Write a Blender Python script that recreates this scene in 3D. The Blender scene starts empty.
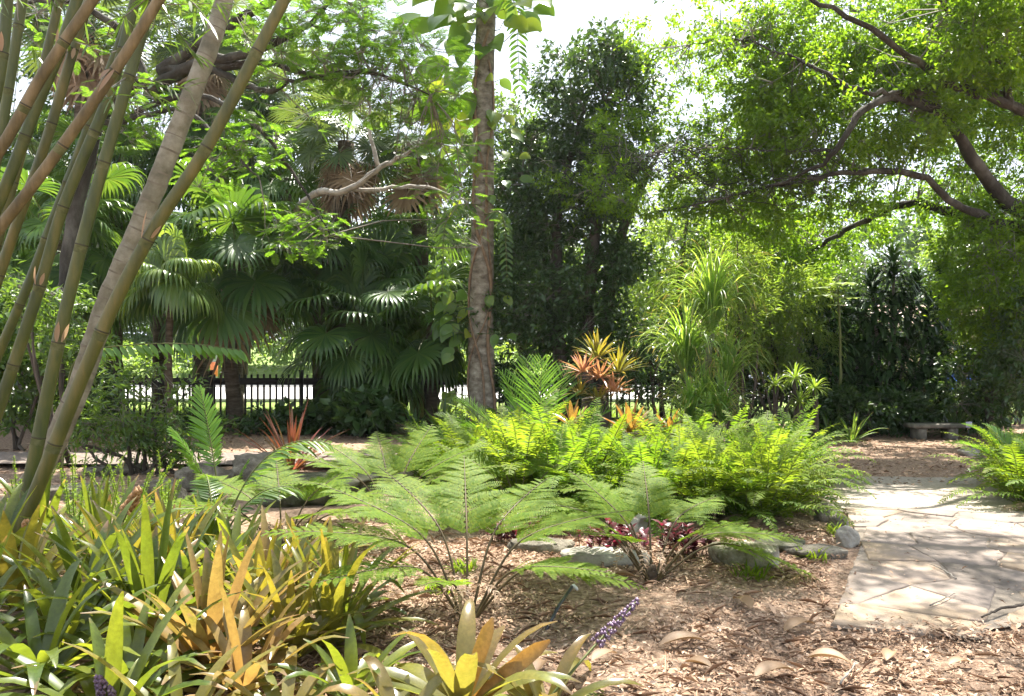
import bpy, math
import numpy as np
rng = np.random.default_rng(11)
R = math.radians
# ------------------------------------------------------------------ scene, camera
scene = bpy.context.scene
COL = scene.collection
CX, CY, F, EYE = 512.0, 356.0, 800.0, 1.6
def P(px, py, Y):
    return np.array([(px - CX) / F * Y, Y, EYE + (CY - py) / F * Y])
def G(px, py):
    Y = EYE * F / (py - CY)
    return np.array([(px - CX) / F * Y, Y, 0.0])
cam = bpy.data.objects.new('camera', bpy.data.cameras.new('camera'))
COL.objects.link(cam)
cam.location = (0, 0, EYE); cam.rotation_euler = (R(90), 0, 0)
cam.data.sensor_width = 36; cam.data.lens = 36 * F / 1024
cam.data.shift_y = (CY - 348) / 1024
cam.data.clip_start = 0.05; cam.data.clip_end = 2000
scene.camera = cam

# ------------------------------------------------------------------ light
SUN_EL, SUN_AZ = R(62), R(14)          # azimuth measured from +Y towards +X: high, ahead of the camera
sd = np.array([math.sin(SUN_AZ) * math.cos(SUN_EL), math.cos(SUN_AZ) * math.cos(SUN_EL), math.sin(SUN_EL)])
sun = bpy.data.objects.new('sun', bpy.data.lights.new('sun', 'SUN'))
COL.objects.link(sun)
sun.data.energy = 5.0; sun.data.angle = R(0.53); sun.data.color = (1.0, 0.945, 0.85)
from mathutils import Vector
sun.rotation_euler = Vector(-sd).to_track_quat('-Z', 'Y').to_euler()
sun.location = (0, 0, 40)
w = bpy.data.worlds.new('World'); scene.world = w; w.use_nodes = True
nt = w.node_tree; nt.nodes.clear()
def node(nt, typ, **kw):
    n = nt.nodes.new(typ)
    for k, v in kw.items():
        if k in n.inputs: n.inputs[k].default_value = v
        else: setattr(n, k, v)
    return n
wo = node(nt, 'ShaderNodeOutputWorld'); bg = node(nt, 'ShaderNodeBackground', Strength=0.05)
sky = node(nt, 'ShaderNodeTexSky', sky_type='NISHITA', sun_disc=False, sun_elevation=SUN_EL, sun_rotation=SUN_AZ,
           air_density=1.0, dust_density=4.0, ozone_density=1.0)
tc = node(nt, 'ShaderNodeTexCoord'); nz = node(nt, 'ShaderNodeTexNoise', Scale=2.2, Detail=6.0, Roughness=0.55)
rp = node(nt, 'ShaderNodeValToRGB'); rp.color_ramp.elements[0].position = 0.30; rp.color_ramp.elements[1].position = 0.62
rp.color_ramp.elements[0].color = (.25, .25, .25, 1)
mx = node(nt, 'ShaderNodeMix', data_type='RGBA')
nt.links.new(tc.outputs['Generated'], nz.inputs['Vector']); nt.links.new(nz.outputs['Fac'], rp.inputs['Fac'])
nt.links.new(rp.outputs['Color'], mx.inputs['Factor'])
nt.links.new(sky.outputs['Color'], mx.inputs[6]); mx.inputs[7].default_value = (8.6, 9.4, 10.6, 1)
nt.links.new(mx.outputs[2], bg.inputs['Color']); nt.links.new(bg.outputs[0], wo.inputs['Surface'])
vs = scene.view_settings
scene.display_settings.display_device = 'sRGB'
vs.view_transform = 'Standard'; vs.look = 'None'; vs.gamma = 1; vs.use_curve_mapping = False; vs.exposure = 2.0
cy = scene.cycles
cy.max_bounces = 7; cy.diffuse_bounces = 4; cy.glossy_bounces = 2; cy.transmission_bounces = 5; cy.transparent_max_bounces = 4
cy.caustics_reflective = False; cy.caustics_refractive = False
cy.use_denoising = True; cy.sample_clamp_indirect = 6
try: cy.denoiser = 'OPENIMAGEDENOISE'
except Exception: pass
cy.use_adaptive_sampling = True; cy.adaptive_threshold = 0.015

# ------------------------------------------------------------------ materials
MATS = {}
def newmat(name):
    m = bpy.data.materials.new(name); m.use_nodes = True; m.node_tree.nodes.clear(); MATS[name] = m
    return m, m.node_tree
def leafmat(name, cols, trans=0.45, rough=0.38, tcol=None, spec=0.5, scale=3.0, tipcol=None, basecol=None):
    """foliage: each leaf its own tint from a ramp, plus thin-leaf translucency"""
    m, nt = newmat(name); L = nt.links.new
    out = node(nt, 'ShaderNodeOutputMaterial')
    geo = node(nt, 'ShaderNodeNewGeometry'); r = node(nt, 'ShaderNodeValToRGB')
    els = r.color_ramp.elements
    for i, c in enumerate(cols):
        e = els[i] if i < 2 else els.new(0.5)
        e.color = (*c, 1)
    for i, e in enumerate(els): pass
    for i in range(len(cols)): els[i].position = i / max(1, len(cols) - 1)
    for i, c in enumerate(cols): els[i].color = (*c, 1)
    tcn = node(nt, 'ShaderNodeTexCoord'); n = node(nt, 'ShaderNodeTexNoise', Scale=scale, Detail=3.0)
    L(tcn.outputs['Object'], n.inputs['Vector'])
    ma = node(nt, 'ShaderNodeMath', operation='MULTIPLY_ADD'); L(geo.outputs['Random Per Island'], ma.inputs[0]); ma.inputs[1].default_value = 0.65
    mb = node(nt, 'ShaderNodeMath', operation='MULTIPLY'); L(n.outputs['Fac'], mb.inputs[0]); mb.inputs[1].default_value = 0.40
    L(mb.outputs[0], ma.inputs[2]); L(ma.outputs[0], r.inputs['Fac'])
    p = node(nt, 'ShaderNodeBsdfPrincipled', Roughness=rough); p.inputs['Specular IOR Level'].default_value = spec
    col = r.outputs['Color']
    if tipcol:      # mottled blades with scorched tips and an older, paler foot
        at_ = node(nt, 'ShaderNodeAttribute', attribute_name='along'); n2 = node(nt, 'ShaderNodeTexNoise', Scale=38.0, Detail=4.0, Roughness=.7); L(tcn.outputs['Object'], n2.inputs['Vector'])
        mr = node(nt, 'ShaderNodeMapRange'); mr.inputs['From Min'].default_value = .35; mr.inputs['From Max'].default_value = .75; mr.inputs['To Min'].default_value = .72; mr.inputs['To Max'].default_value = 1.25
        L(n2.outputs['Fac'], mr.inputs['Value']); mv = node(nt, 'ShaderNodeMix', data_type='RGBA', blend_type='MULTIPLY'); mv.inputs['Factor'].default_value = 1
        L(col, mv.inputs[6]); L(mr.outputs[0], mv.inputs[7]); col = mv.outputs[2]
        ad = node(nt, 'ShaderNodeMath', operation='MULTIPLY_ADD'); L(geo.outputs['Random Per Island'], ad.inputs[0]); ad.inputs[1].default_value = -.22; L(at_.outputs['Fac'], ad.inputs[2])
        a2 = node(nt, 'ShaderNodeMath', operation='MULTIPLY_ADD'); L(n2.outputs['Fac'], a2.inputs[0]); a2.inputs[1].default_value = .25; L(ad.outputs[0], a2.inputs[2])
        m2 = node(nt, 'ShaderNodeMapRange'); m2.inputs['From Min'].default_value = .94; m2.inputs['From Max'].default_value = 1.04; L(a2.outputs[0], m2.inputs['Value'])
        if basecol:      # older, paler foot of each blade
            mb_ = node(nt, 'ShaderNodeMapRange'); mb_.inputs['From Min'].default_value = .05; mb_.inputs['From Max'].default_value = .85; mb_.inputs['To Min'].default_value = .75; mb_.inputs['To Max'].default_value = 0
            L(at_.outputs['Fac'], mb_.inputs['Value']); bm_ = node(nt, 'ShaderNodeMix', data_type='RGBA'); L(mb_.outputs[0], bm_.inputs['Factor']); L(col, bm_.inputs[6]); bm_.inputs[7].default_value = (*basecol, 1); col = bm_.outputs[2]
        tm = node(nt, 'ShaderNodeMix', data_type='RGBA'); L(m2.outputs[0], tm.inputs['Factor']); L(col, tm.inputs[6]); tm.inputs[7].default_value = (*tipcol, 1); col = tm.outputs[2]
    L(col, p.inputs['Base Color'])
    t = node(nt, 'ShaderNodeBsdfTranslucent')
    mm = node(nt, 'ShaderNodeMix', data_type='RGBA', blend_type='MULTIPLY'); mm.inputs['Factor'].default_value = 1
    L(col, mm.inputs[6]); mm.inputs[7].default_value = (*(tcol or (3.0, 2.6, 1.0)), 1)
    L(mm.outputs[2], t.inputs['Color'])
    ms = node(nt, 'ShaderNodeMixShader', Fac=trans)
    L(p.outputs[0], ms.inputs[1]); L(t.outputs[0], ms.inputs[2]); L(ms.outputs[0], out.inputs['Surface'])
    return m
def solid(name, cols, rough=0.8, scale=8.0, stretch=(1, 1, 1), bump=0.3, detail=6.0, bscale=None, spec=0.3, island=0.0, metal=0.0, bdist=0.02, pos=None):
    m, nt = newmat(name); L = nt.links.new
    out = node(nt, 'ShaderNodeOutputMaterial'); p = node(nt, 'ShaderNodeBsdfPrincipled', Roughness=rough, Metallic=metal)
    p.inputs['Specular IOR Level'].default_value = spec
    tcn = node(nt, 'ShaderNodeTexCoord'); mp = node(nt, 'ShaderNodeMapping'); mp.inputs['Scale'].default_value = stretch
    L(tcn.outputs['Object'], mp.inputs['Vector'])
    n = node(nt, 'ShaderNodeTexNoise', Scale=scale, Detail=detail, Roughness=0.62); L(mp.outputs[0], n.inputs['Vector'])
    r = node(nt, 'ShaderNodeValToRGB'); els = r.color_ramp.elements
    for i in range(len(cols) - 2): els.new(0.5)
    for i, c in enumerate(cols):
        els[i].position = pos[i] if pos else 0.28 + 0.44 * i / max(1, len(cols) - 1)
        els[i].color = (*c, 1)
    if island:
        geo = node(nt, 'ShaderNodeNewGeometry')
        ma = node(nt, 'ShaderNodeMath', operation='SUBTRACT'); L(geo.outputs['Random Per Island'], ma.inputs[0]); ma.inputs[1].default_value = 0.5
        mb = node(nt, 'ShaderNodeMath', operation='MULTIPLY_ADD'); L(ma.outputs[0], mb.inputs[0]); mb.inputs[1].default_value = island
        L(n.outputs['Fac'], mb.inputs[2]); L(mb.outputs[0], r.inputs['Fac'])
    else: L(n.outputs['Fac'], r.inputs['Fac'])
    L(r.outputs['Color'], p.inputs['Base Color'])
    if bump:
        n2 = node(nt, 'ShaderNodeTexNoise', Scale=bscale or scale * 3, Detail=8.0, Roughness=0.7); L(mp.outputs[0], n2.inputs['Vector'])
        b = node(nt, 'ShaderNodeBump', Strength=bump, Distance=bdist); L(n2.outputs['Fac'], b.inputs['Height']); L(b.outputs[0], p.inputs['Normal'])
    L(p.outputs[0], out.inputs['Surface'])
    return m
# foliage
oak_leaf = leafmat('oak_leaf', [(.045, .09, .012), (.095, .165, .020), (.17, .245, .032)], trans=.55, tcol=(2.5, 2.5, .8), spec=.35)
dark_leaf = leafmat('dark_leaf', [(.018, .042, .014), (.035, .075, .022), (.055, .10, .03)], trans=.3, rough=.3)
mid_leaf = leafmat('mid_leaf', [(.030, .070, .018), (.055, .11, .025), (.09, .15, .03)], trans=.42)
pale_leaf = leafmat('pale_leaf', [(.06, .12, .025), (.10, .17, .035), (.14, .20, .05)], trans=.5)
feather_leaf = leafmat('feather_leaf', [(.05, .115, .016), (.09, .17, .022), (.15, .225, .03)], trans=.55, tcol=(1.9, 2.0, .85), spec=.3)
palm_leaf = leafmat('palm_leaf', [(.022, .058, .015), (.044, .095, .022), (.08, .135, .028)], trans=.36, rough=.33, spec=.4)
weep_leaf = leafmat('weeping_palm_leaf', [(.05, .10, .03), (.09, .15, .04), (.15, .20, .06)], trans=.4, rough=.28, spec=.5)  # lighter than palm_leaf: the sun on this crown is put into the colour
sabal_leaf = leafmat('sabal_leaf', [(.035, .065, .028), (.06, .10, .04), (.09, .13, .05)], trans=.35, rough=.33)
bright_palm = leafmat('bright_palm_leaf', [(.05, .13, .02), (.08, .18, .025), (.11, .21, .03)], trans=.45, rough=.3)
fern_leaf = leafmat('fern_leaf', [(.075, .135, .014), (.13, .19, .02), (.21, .26, .03)], trans=.48, tcol=(1.9, 1.9, .8), rough=.6, spec=.15)
fern_mid = leafmat('fern_mid_leaf', [(.06, .13, .02), (.10, .185, .026), (.16, .24, .03)], trans=.5, tcol=(2.2, 2.0, .7), rough=.6, spec=.15)
fern_pale = leafmat('fern_pale_leaf', [(.08, .145, .022), (.135, .205, .028), (.20, .26, .04)], trans=.5, tcol=(2.1, 1.9, .8), rough=.6, spec=.15)
lace_leaf = leafmat('lace_fern_leaf', [(.07, .135, .016), (.12, .195, .022), (.20, .255, .026)], trans=.5, tcol=(2.1, 2.1, .75), rough=.6, spec=.15)
grass_leaf = leafmat('strap_grass_leaf', [(.07, .16, .035), (.12, .22, .05), (.21, .29, .10)], trans=.48, rough=.4, tipcol=(.3, .24, .12))
drac_leaf = leafmat('dracaena_leaf', [(.018, .046, .016), (.034, .078, .026), (.055, .11, .038)], trans=.25, rough=.25, spec=.6)
bro_green = leafmat('bromeliad_green', [(.035, .075, .016), (.075, .115, .020), (.17, .19, .025)], trans=.4, rough=.3, spec=.55, scale=5, tipcol=(.20, .13, .08), basecol=(.085, .115, .024))
bro_yellow = leafmat('bromeliad_yellow', [(.05, .085, .018), (.11, .125, .025), (.19, .165, .035), (.25, .18, .06)], trans=.42, rough=.3, spec=.55, scale=5, tcol=(2.1, 1.9, .8), tipcol=(.20, .13, .08), basecol=(.17, .165, .038))
bro_orange = leafmat('bromeliad_orange', [(.09, .12, .028), (.17, .16, .042), (.25, .18, .06), (.30, .20, .09)], trans=.4, rough=.33, spec=.5, scale=5, tcol=(1.6, 1.5, 1.0), tipcol=(.20, .13, .08), basecol=(.36, .20, .08))
bro_broad = leafmat('bromeliad_broad', [(.07, .12, .03), (.15, .18, .04), (.20, .13, .05), (.24, .24, .07)], trans=.4, rough=.25, spec=.6, scale=6, tcol=(2.0, 1.9, .8), tipcol=(.20, .13, .08), basecol=(.20, .19, .06))
bro_red = leafmat('bromeliad_red', [(.10, .12, .03), (.16, .06, .035), (.25, .08, .07)], trans=.35, rough=.3, scale=5, tcol=(2, 1.6, 1))
bro_rust = leafmat('bromeliad_rust', [(.12, .13, .03), (.22, .15, .045), (.27, .12, .05)], trans=.4, rough=.33, scale=5, tcol=(1.9, 1.6, .8), tipcol=(.20, .13, .08))
bro_pink = leafmat('bromeliad_pink', [(.28, .22, .06), (.46, .22, .12), (.52, .26, .18)], trans=.3, rough=.35, tcol=(1.5, 1.4, 1.1))
crim_leaf = leafmat('crimson_leaf', [(.05, .010, .016), (.11, .016, .030), (.18, .035, .055)], trans=.35, rough=.4, tcol=(1.8, 1.2, 1.3))
dead_leaf = leafmat('dead_frond', [(.18, .125, .08), (.31, .21, .135), (.42, .32, .22)], trans=.25, rough=.7, tcol=(1.4, 1.3, 1.1))
fallen = leafmat('fallen_leaf', [(.12, .065, .03), (.21, .125, .062), (.27, .175, .095)], trans=.2, rough=.6, tcol=(1.3, 1.2, 1), scale=12)
fox_leaf = leafmat('foxtail_leaf', [(.09, .17, .02), (.13, .23, .03), (.19, .28, .04)], trans=.45, rough=.5)
cec_leaf = leafmat('cecropia_leaf', [(.16, .24, .11), (.22, .30, .14), (.28, .33, .15)], trans=.4, tcol=(1.8, 1.7, 1))
turf = leafmat('turf_blade', [(.06, .12, .015), (.10, .17, .02), (.16, .22, .03)], trans=.4, rough=.5)
purple = leafmat('purple_bud', [(.08, .05, .09), (.17, .10, .18), (.38, .30, .36)], trans=.2, rough=.4, tcol=(1.4, 1.2, 1.4))
cone_m = leafmat('cone_bract', [(.30, .14, .05), (.42, .22, .08), (.50, .30, .14)], trans=.2, rough=.5, tcol=(1.4, 1.2, 1))
# wood, stone and the rest
bark = solid('oak_bark', [(.018, .015, .012), (.045, .039, .032), (.12, .115, .10)], rough=.9, scale=3, stretch=(1, 1, .5), bump=.8, bscale=14, bdist=.05)
dbark = solid('dark_bark', [(.035, .028, .022), (.075, .06, .048), (.13, .11, .09)], rough=.9, scale=4, stretch=(1.5, 1.5, .4), bump=.7, bscale=16, bdist=.04)
twig = solid('twig_bark', [(.14, .12, .10), (.26, .24, .21)], rough=.9, scale=10, bump=0)
greybark = solid('grey_bark', [(.10, .092, .062), (.20, .185, .135), (.33, .31, .25)], rough=.85, scale=5, bump=.5, bscale=40, bdist=.008)
vinebark = solid('ringed_trunk', [(.06, .05, .036), (.15, .125, .095), (.25, .22, .175), (.38, .36, .30)], rough=.9, scale=5, stretch=(1, 1, 1.5), bump=.9, bscale=22, bdist=.02)
palmbark = solid('palm_bark', [(.045, .032, .022), (.10, .075, .05), (.17, .135, .10)], rough=.95, scale=6, stretch=(.6, .6, 3), bump=.9, bscale=18, bdist=.04)
bleached = solid('bleached_wood', [(.16, .14, .115), (.33, .30, .26), (.46, .43, .38)], rough=.9, scale=7, stretch=(1, 1, 1), bump=.7, bscale=25, bdist=.02)
culm_g = solid('culm_green', [(.026, .038, .006), (.056, .068, .010), (.11, .10, .020)], rough=.5, scale=3.5, stretch=(3, 3, .6), bump=.12, bscale=60, spec=.5, bdist=.003)
culm_o = solid('culm_olive', [(.034, .042, .006), (.075, .074, .012), (.14, .11, .026)], rough=.5, scale=3.5, stretch=(3, 3, .6), bump=.12, bscale=60, spec=.5, bdist=.003)
culm_b = solid('culm_brown', [(.045, .034, .012), (.11, .080, .032), (.22, .16, .08)], rough=.6, scale=3.2, stretch=(3, 3, .6), bump=.15, bscale=60, spec=.4, bdist=.003)
nodemat = solid('culm_node', [(.025, .024, .014), (.06, .052, .028)], rough=.7, scale=20, bump=.2)
bloom = solid('culm_bloom', [(.04, .048, .015), (.085, .09, .032), (.15, .15, .075)], rough=.8, scale=14, bump=.1)
stem_g = solid('green_stem', [(.07, .09, .025), (.13, .14, .04)], rough=.5, scale=12, bump=0)
stem_b = solid('brown_stem', [(.045, .035, .015), (.115, .085, .035)], rough=.6, scale=12, bump=0)
rock_m = solid('limestone', [(.06, .052, .036), (.17, .15, .115), (.36, .325, .26)], rough=.95, scale=5, bump=1.0, bscale=11, bdist=.06)
rock_p = solid('pale_limestone', [(.15, .135, .11), (.29, .27, .23), (.44, .42, .36)], rough=.95, scale=5, bump=.8, bscale=14, bdist=.02)
rock_mix = solid('half_mossy_stone', [(.06, .065, .025), (.17, .15, .105), (.36, .33, .28), (.48, .45, .40)], rough=.95, scale=6, bump=1.0, bscale=16, bdist=.04)
rock_moss = solid('mossy_stone', [(.03, .042, .014), (.08, .082, .045), (.22, .20, .16)], rough=.95, scale=4, bump=1.0, bscale=11, bdist=.06)
flag = solid('flagstone', [(.105, .085, .070), (.175, .142, .120), (.23, .18, .145), (.27, .20, .135)], rough=.8, scale=2.6, bump=.6, bscale=9, island=.42, spec=.35, bdist=.012, pos=[.25, .42, .58, .75])
mortar = solid('mortar', [(.135, .112, .09), (.215, .18, .145)], rough=.95, scale=14, bump=.5, bdist=.01)
mulch_m = solid('mulch_ground', [(.065, .04, .026), (.20, .128, .084), (.36, .25, .175), (.50, .39, .30)], rough=.95, scale=26, bump=1.0, bscale=55, detail=10, bdist=.03)
sand_m = solid('gravel_path', [(.18, .15, .125), (.28, .24, .20), (.38, .33, .28)], rough=.95, scale=30, bump=.6, detail=10, bdist=.01)
lawn_m = solid('lawn_ground', [(.07, .12, .02), (.13, .19, .035), (.19, .24, .06)], rough=.95, scale=1.3, bump=.6, bscale=30, detail=10)
road_m = solid('concrete_road', [(.40, .39, .37), (.52, .51, .49)], rough=.9, scale=1.5, bump=.2)
kerb_m = solid('kerb', [(.42, .41, .39), (.55, .54, .51)], rough=.9, scale=4, bump=.2)
chip_m = leafmat('wood_chip', [(.085, .048, .030), (.25, .155, .10), (.43, .295, .20), (.60, .47, .36)], trans=.05, rough=.85, tcol=(1, 1, 1), spec=.2)
black_paint = solid('black_paint', [(.016, .014, .012), (.035, .029, .024)], rough=.5, scale=8, bump=.1)
bench_m = solid('bench_concrete', [(.07, .065, .05), (.15, .14, .115), (.24, .22, .185)], rough=.95, scale=7, bump=.6)
stucco = solid('tan_stucco', [(.46, .34, .20), (.54, .41, .26)], rough=.9, scale=10, bump=.3)
roof_m = solid('roof_tile', [(.28, .20, .15), (.40, .30, .24)], rough=.9, scale=6, bump=.4)
glass_d = solid('window_glass', [(.03, .035, .045), (.06, .07, .085)], rough=.06, scale=1, bump=0, spec=.8)
car_blue = solid('navy_paint', [(.015, .03, .10), (.02, .04, .13)], rough=.18, scale=2, bump=0, spec=.7)
car_cobalt = solid('cobalt_paint', [(.02, .08, .45), (.025, .10, .55)], rough=.22, scale=2, bump=0, spec=.6)
car_silver = solid('silver_paint', [(.42, .44, .47), (.50, .52, .55)], rough=.2, scale=2, bump=0, spec=.7, metal=.3)
rubber = solid('rubber', [(.015, .015, .015), (.03, .03, .03)], rough=.85, scale=10, bump=.1)
rim_m = solid('rim_metal', [(.45, .45, .46), (.6, .6, .6)], rough=.3, scale=10, bump=0, metal=.8)
lamp_m = solid('headlight', [(.7, .7, .68), (.8, .8, .78)], rough=.1, scale=10, bump=0)
pole_m = solid('weathered_pole', [(.24, .28, .28), (.36, .40, .40)], rough=.8, scale=3, stretch=(2, 2, .4), bump=.3)
band_m = solid('orange_band', [(.62, .16, .05), (.70, .22, .08)], rough=.5, scale=6, bump=0)
plast = solid('black_plastic', [(.012, .014, .02), (.03, .033, .045)], rough=.3, scale=8, bump=0, spec=.6)
white_pl = solid('pale_plastic', [(.55, .56, .60), (.66, .67, .70)], rough=.4, scale=8, bump=0)
tag_m = solid('tag_plate', [(.40, .38, .55), (.52, .50, .66)], rough=.4, scale=20, bump=0)

# ------------------------------------------------------------------ mesh helpers
def nrm(a):
    return a / np.maximum(np.linalg.norm(a, axis=-1, keepdims=True), 1e-9)
UP = np.array([0, 0, 1.0])
class MB:
    def __init__(s): s.V = []; s.Q = []; s.T = []; s.A = []; s.n = 0
    def add(s, v, q=None, t=None, al=None):
        v = np.asarray(v, dtype=np.float64).reshape(-1, 3)
        if q is not None and len(q): s.Q.append(np.asarray(q, dtype=np.int64).reshape(-1, 4) + s.n)
        if t is not None and len(t): s.T.append(np.asarray(t, dtype=np.int64).reshape(-1, 3) + s.n)
        s.V.append(v); s.n += len(v); s.A.append(np.zeros(len(v)) if al is None else np.asarray(al).ravel())
    def mesh(s, name, mat, origin, smooth, midx=None):
        V = np.concatenate(s.V) - np.asarray(origin)
        Q = np.concatenate(s.Q) if s.Q else np.zeros((0, 4), int)
        T = np.concatenate(s.T) if s.T else np.zeros((0, 3), int)
        me = bpy.data.meshes.new(name)
        me.vertices.add(len(V)); me.vertices.foreach_set('co', V.astype(np.float32).ravel())
        me.loops.add(Q.size + T.size); me.loops.foreach_set('vertex_index', np.concatenate([Q.ravel(), T.ravel()]).astype(np.int32))
        me.polygons.add(len(Q) + len(T))
        me.polygons.foreach_set('loop_start', np.concatenate([np.arange(len(Q)) * 4, Q.size + np.arange(len(T)) * 3]).astype(np.int32))
        if any(a.any() for a in s.A): me.attributes.new('along', 'FLOAT', 'POINT').data.foreach_set('value', np.concatenate(s.A).astype(np.float32))
        if smooth: me.polygons.foreach_set('use_smooth', np.ones(len(Q) + len(T), bool))
        for mm in (mat if isinstance(mat, (list, tuple)) else [mat]): me.materials.append(mm)
        if midx is not None: me.polygons.foreach_set('material_index', np.asarray(midx, np.int32))
        me.update(calc_edges=True); me.validate()
        return me
    def build(s, name, mat, parent=None, base=None, smooth=False, midx=None):
        """one mesh object; parent is the thing it belongs to, base the foot of a thing that is a single mesh"""
        if not s.V: return None
        chain = np.zeros(3); q = parent
        while q is not None: chain = chain + np.array(q.location); q = q.parent
        org = chain if base is None else chain * 0 + np.asarray(base, float)
        o = bpy.data.objects.new(name, s.mesh(name, mat, org, smooth, midx)); COL.objects.link(o)
        if parent is not None: o.parent = parent
        elif base is not None: o.location = tuple(base)
        return o
def tag(o, label=None, cat=None, group=None, kind=None):
    if label: o['label'] = label
    if cat: o['category'] = cat
    if group: o['group'] = group
    if kind: o['kind'] = kind
    return o
def thing(name, base, label, cat, group=None):
    o = bpy.data.objects.new(name, None); COL.objects.link(o); o.location = tuple(np.asarray(base, float))
    o.empty_display_size = .1
    return tag(o, label, cat, group)
def copytree(o, loc, rz, label, scale=1.0):
    c = o.copy(); COL.objects.link(c); c.location = tuple(np.asarray(loc, float)); c.rotation_euler = (0, 0, rz); c.scale = (scale,) * 3
    c['label'] = label
    for ch in list(o.children):
        d = ch.copy(); COL.objects.link(d); d.parent = c
        for g in list(ch.children):
            e = g.copy(); COL.objects.link(e); e.parent = d
    return c
def curve(O, D, N, L, K, g, gp=1.0):
    """n space curves bending under gravity: points (n,K+1,3), tangents, sides"""
    n = len(O); p = np.array(O, float); d = nrm(np.array(D, float)); N = np.broadcast_to(np.asarray(N, float), (n, 3))
    sdv = np.cross(d, N); bad = np.linalg.norm(sdv, axis=1) < 1e-3
    sdv[bad] = np.cross(d[bad], [1.0, .3, 0]); sdv = nrm(sdv)
    L = np.broadcast_to(np.asarray(L, float), (n,)); g = np.broadcast_to(np.asarray(g, float), (n,))
    ps, ds, ss = [], [], []
    for k in range(K + 1):
        ps.append(p.copy()); ds.append(d.copy()); ss.append(sdv.copy())
        p = p + d * (L / K)[:, None]
        t = (k + 1) / K
        d = d.copy(); d[:, 2] -= g / K * (gp(t) if callable(gp) else t ** gp) * 2
        d = nrm(d); sdv = nrm(sdv - d * np.sum(sdv * d, 1, keepdims=True))
    return np.stack(ps, 1), np.stack(ds, 1), np.stack(ss, 1)
def strip(mb, pts, ds, ss, W, prof, fold=0.0):
    """ribbons along curves; three vertices across when folded"""
    n, K1, _ = pts.shape; W = np.broadcast_to(np.asarray(W, float), (n,))
    t = np.linspace(0, 1, K1); w = W[:, None] * prof(t)[None, :]
    nn = np.cross(ss, ds)
    l = pts - ss * w[..., None] + nn * (w * fold)[..., None]; r = pts + ss * w[..., None] + nn * (w * fold)[..., None]
    idx = np.arange(n)[:, None]
    if fold:
        V = np.stack([l, pts, r], 2); m = 3
    else:
        V = np.stack([l, r], 2); m = 2
    qs = []
    for k in range(K1 - 1):
        for j in range(m - 1):
            a = idx * (K1 * m) + k * m + j
            qs.append(np.concatenate([a, a + 1, a + m + 1, a + m], 1))
    mb.add(V.reshape(-1, 3), np.concatenate(qs), None, np.broadcast_to(t[None, :, None], (n, K1, m)))
def strap(t): return np.minimum(1.0, .7 + .6 * t) * np.where(t > .72, np.sqrt(np.clip(1 - ((t - .72) / .285) ** 2, 0.0, 1)), 1)
def blade_tip(t): return np.minimum(1.0, .62 + .9 * t) * np.where(t > .58, np.clip((1.0 - t) / .42, .02, 1) ** .55, 1)
def lance(t): return np.clip(np.sin(np.pi * np.clip(t * .93 + .06, 0, 1)) ** .8, .03, 1)
def taper(t): return np.clip(1 - t, .04, 1) ** .6
def ovate(t): return np.clip(np.sin(np.pi * np.clip(t, 0, 1) ** .75), .04, 1)
def blades(mb, O, D, N, L, W, K=5, prof=strap, g=.3, gp=1.0, fold=0.0):
    p, d, s = curve(O, D, N, L, K, g, gp); strip(mb, p, d, s, W, prof, fold)
def tube(mb, pts, rad, n=8, cap=True):
    pts = np.asarray(pts, float); K = len(pts); rad = np.broadcast_to(np.asarray(rad, float), (K,))
    d = nrm(np.gradient(pts, axis=0)); ref = np.array([.3, 1, .1]) if abs(d[0][1]) < .8 else np.array([1, .2, .1])
    u = np.cross(d[0], ref); u /= np.linalg.norm(u); U = []
    for k in range(K):
        u = u - d[k] * np.dot(u, d[k]); u /= np.linalg.norm(u); U.append(u.copy())
    U = np.array(U); Wv = np.cross(d, U); a = np.linspace(0, 2 * np.pi, n, endpoint=False)
    V = pts[:, None] + rad[:, None, None] * (U[:, None] * np.cos(a)[None, :, None] + Wv[:, None] * np.sin(a)[None, :, None])
    i = np.arange(n); j = (i + 1) % n; q = np.concatenate([np.stack([k * n + i, k * n + j, (k + 1) * n + j, (k + 1) * n + i], 1) for k in range(K - 1)])
    V = V.reshape(-1, 3); t = None
    if cap:
        V = np.concatenate([V, pts[:1], pts[-1:]]); c0, c1 = K * n, K * n + 1; o = (K - 1) * n
        t = np.concatenate([np.stack([j, i, np.full(n, c0)], 1), np.stack([o + i, o + j, np.full(n, c1)], 1)])
    mb.add(V, q, t)
def smoothline(pts, rad, K):
    """Catmull-Rom through control points"""
    pts = np.asarray(pts, float); rad = np.asarray(rad, float); n = len(pts); out = []; ro = []
    A = np.concatenate([[2 * pts[0] - pts[1]], pts, [2 * pts[-1] - pts[-2]]])
    for t in np.linspace(0, n - 1 - 1e-6, K):
        i = int(t); f = t - i; p0, p1, p2, p3 = A[i:i + 4]
        out.append(.5 * (2 * p1 + (p2 - p0) * f + (2 * p0 - 5 * p1 + 4 * p2 - p3) * f * f + (3 * p1 - p0 - 3 * p2 + p3) * f ** 3))
        ro.append(rad[i] * (1 - f) + rad[i + 1] * f)
    return np.array(out), np.array(ro)
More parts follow.
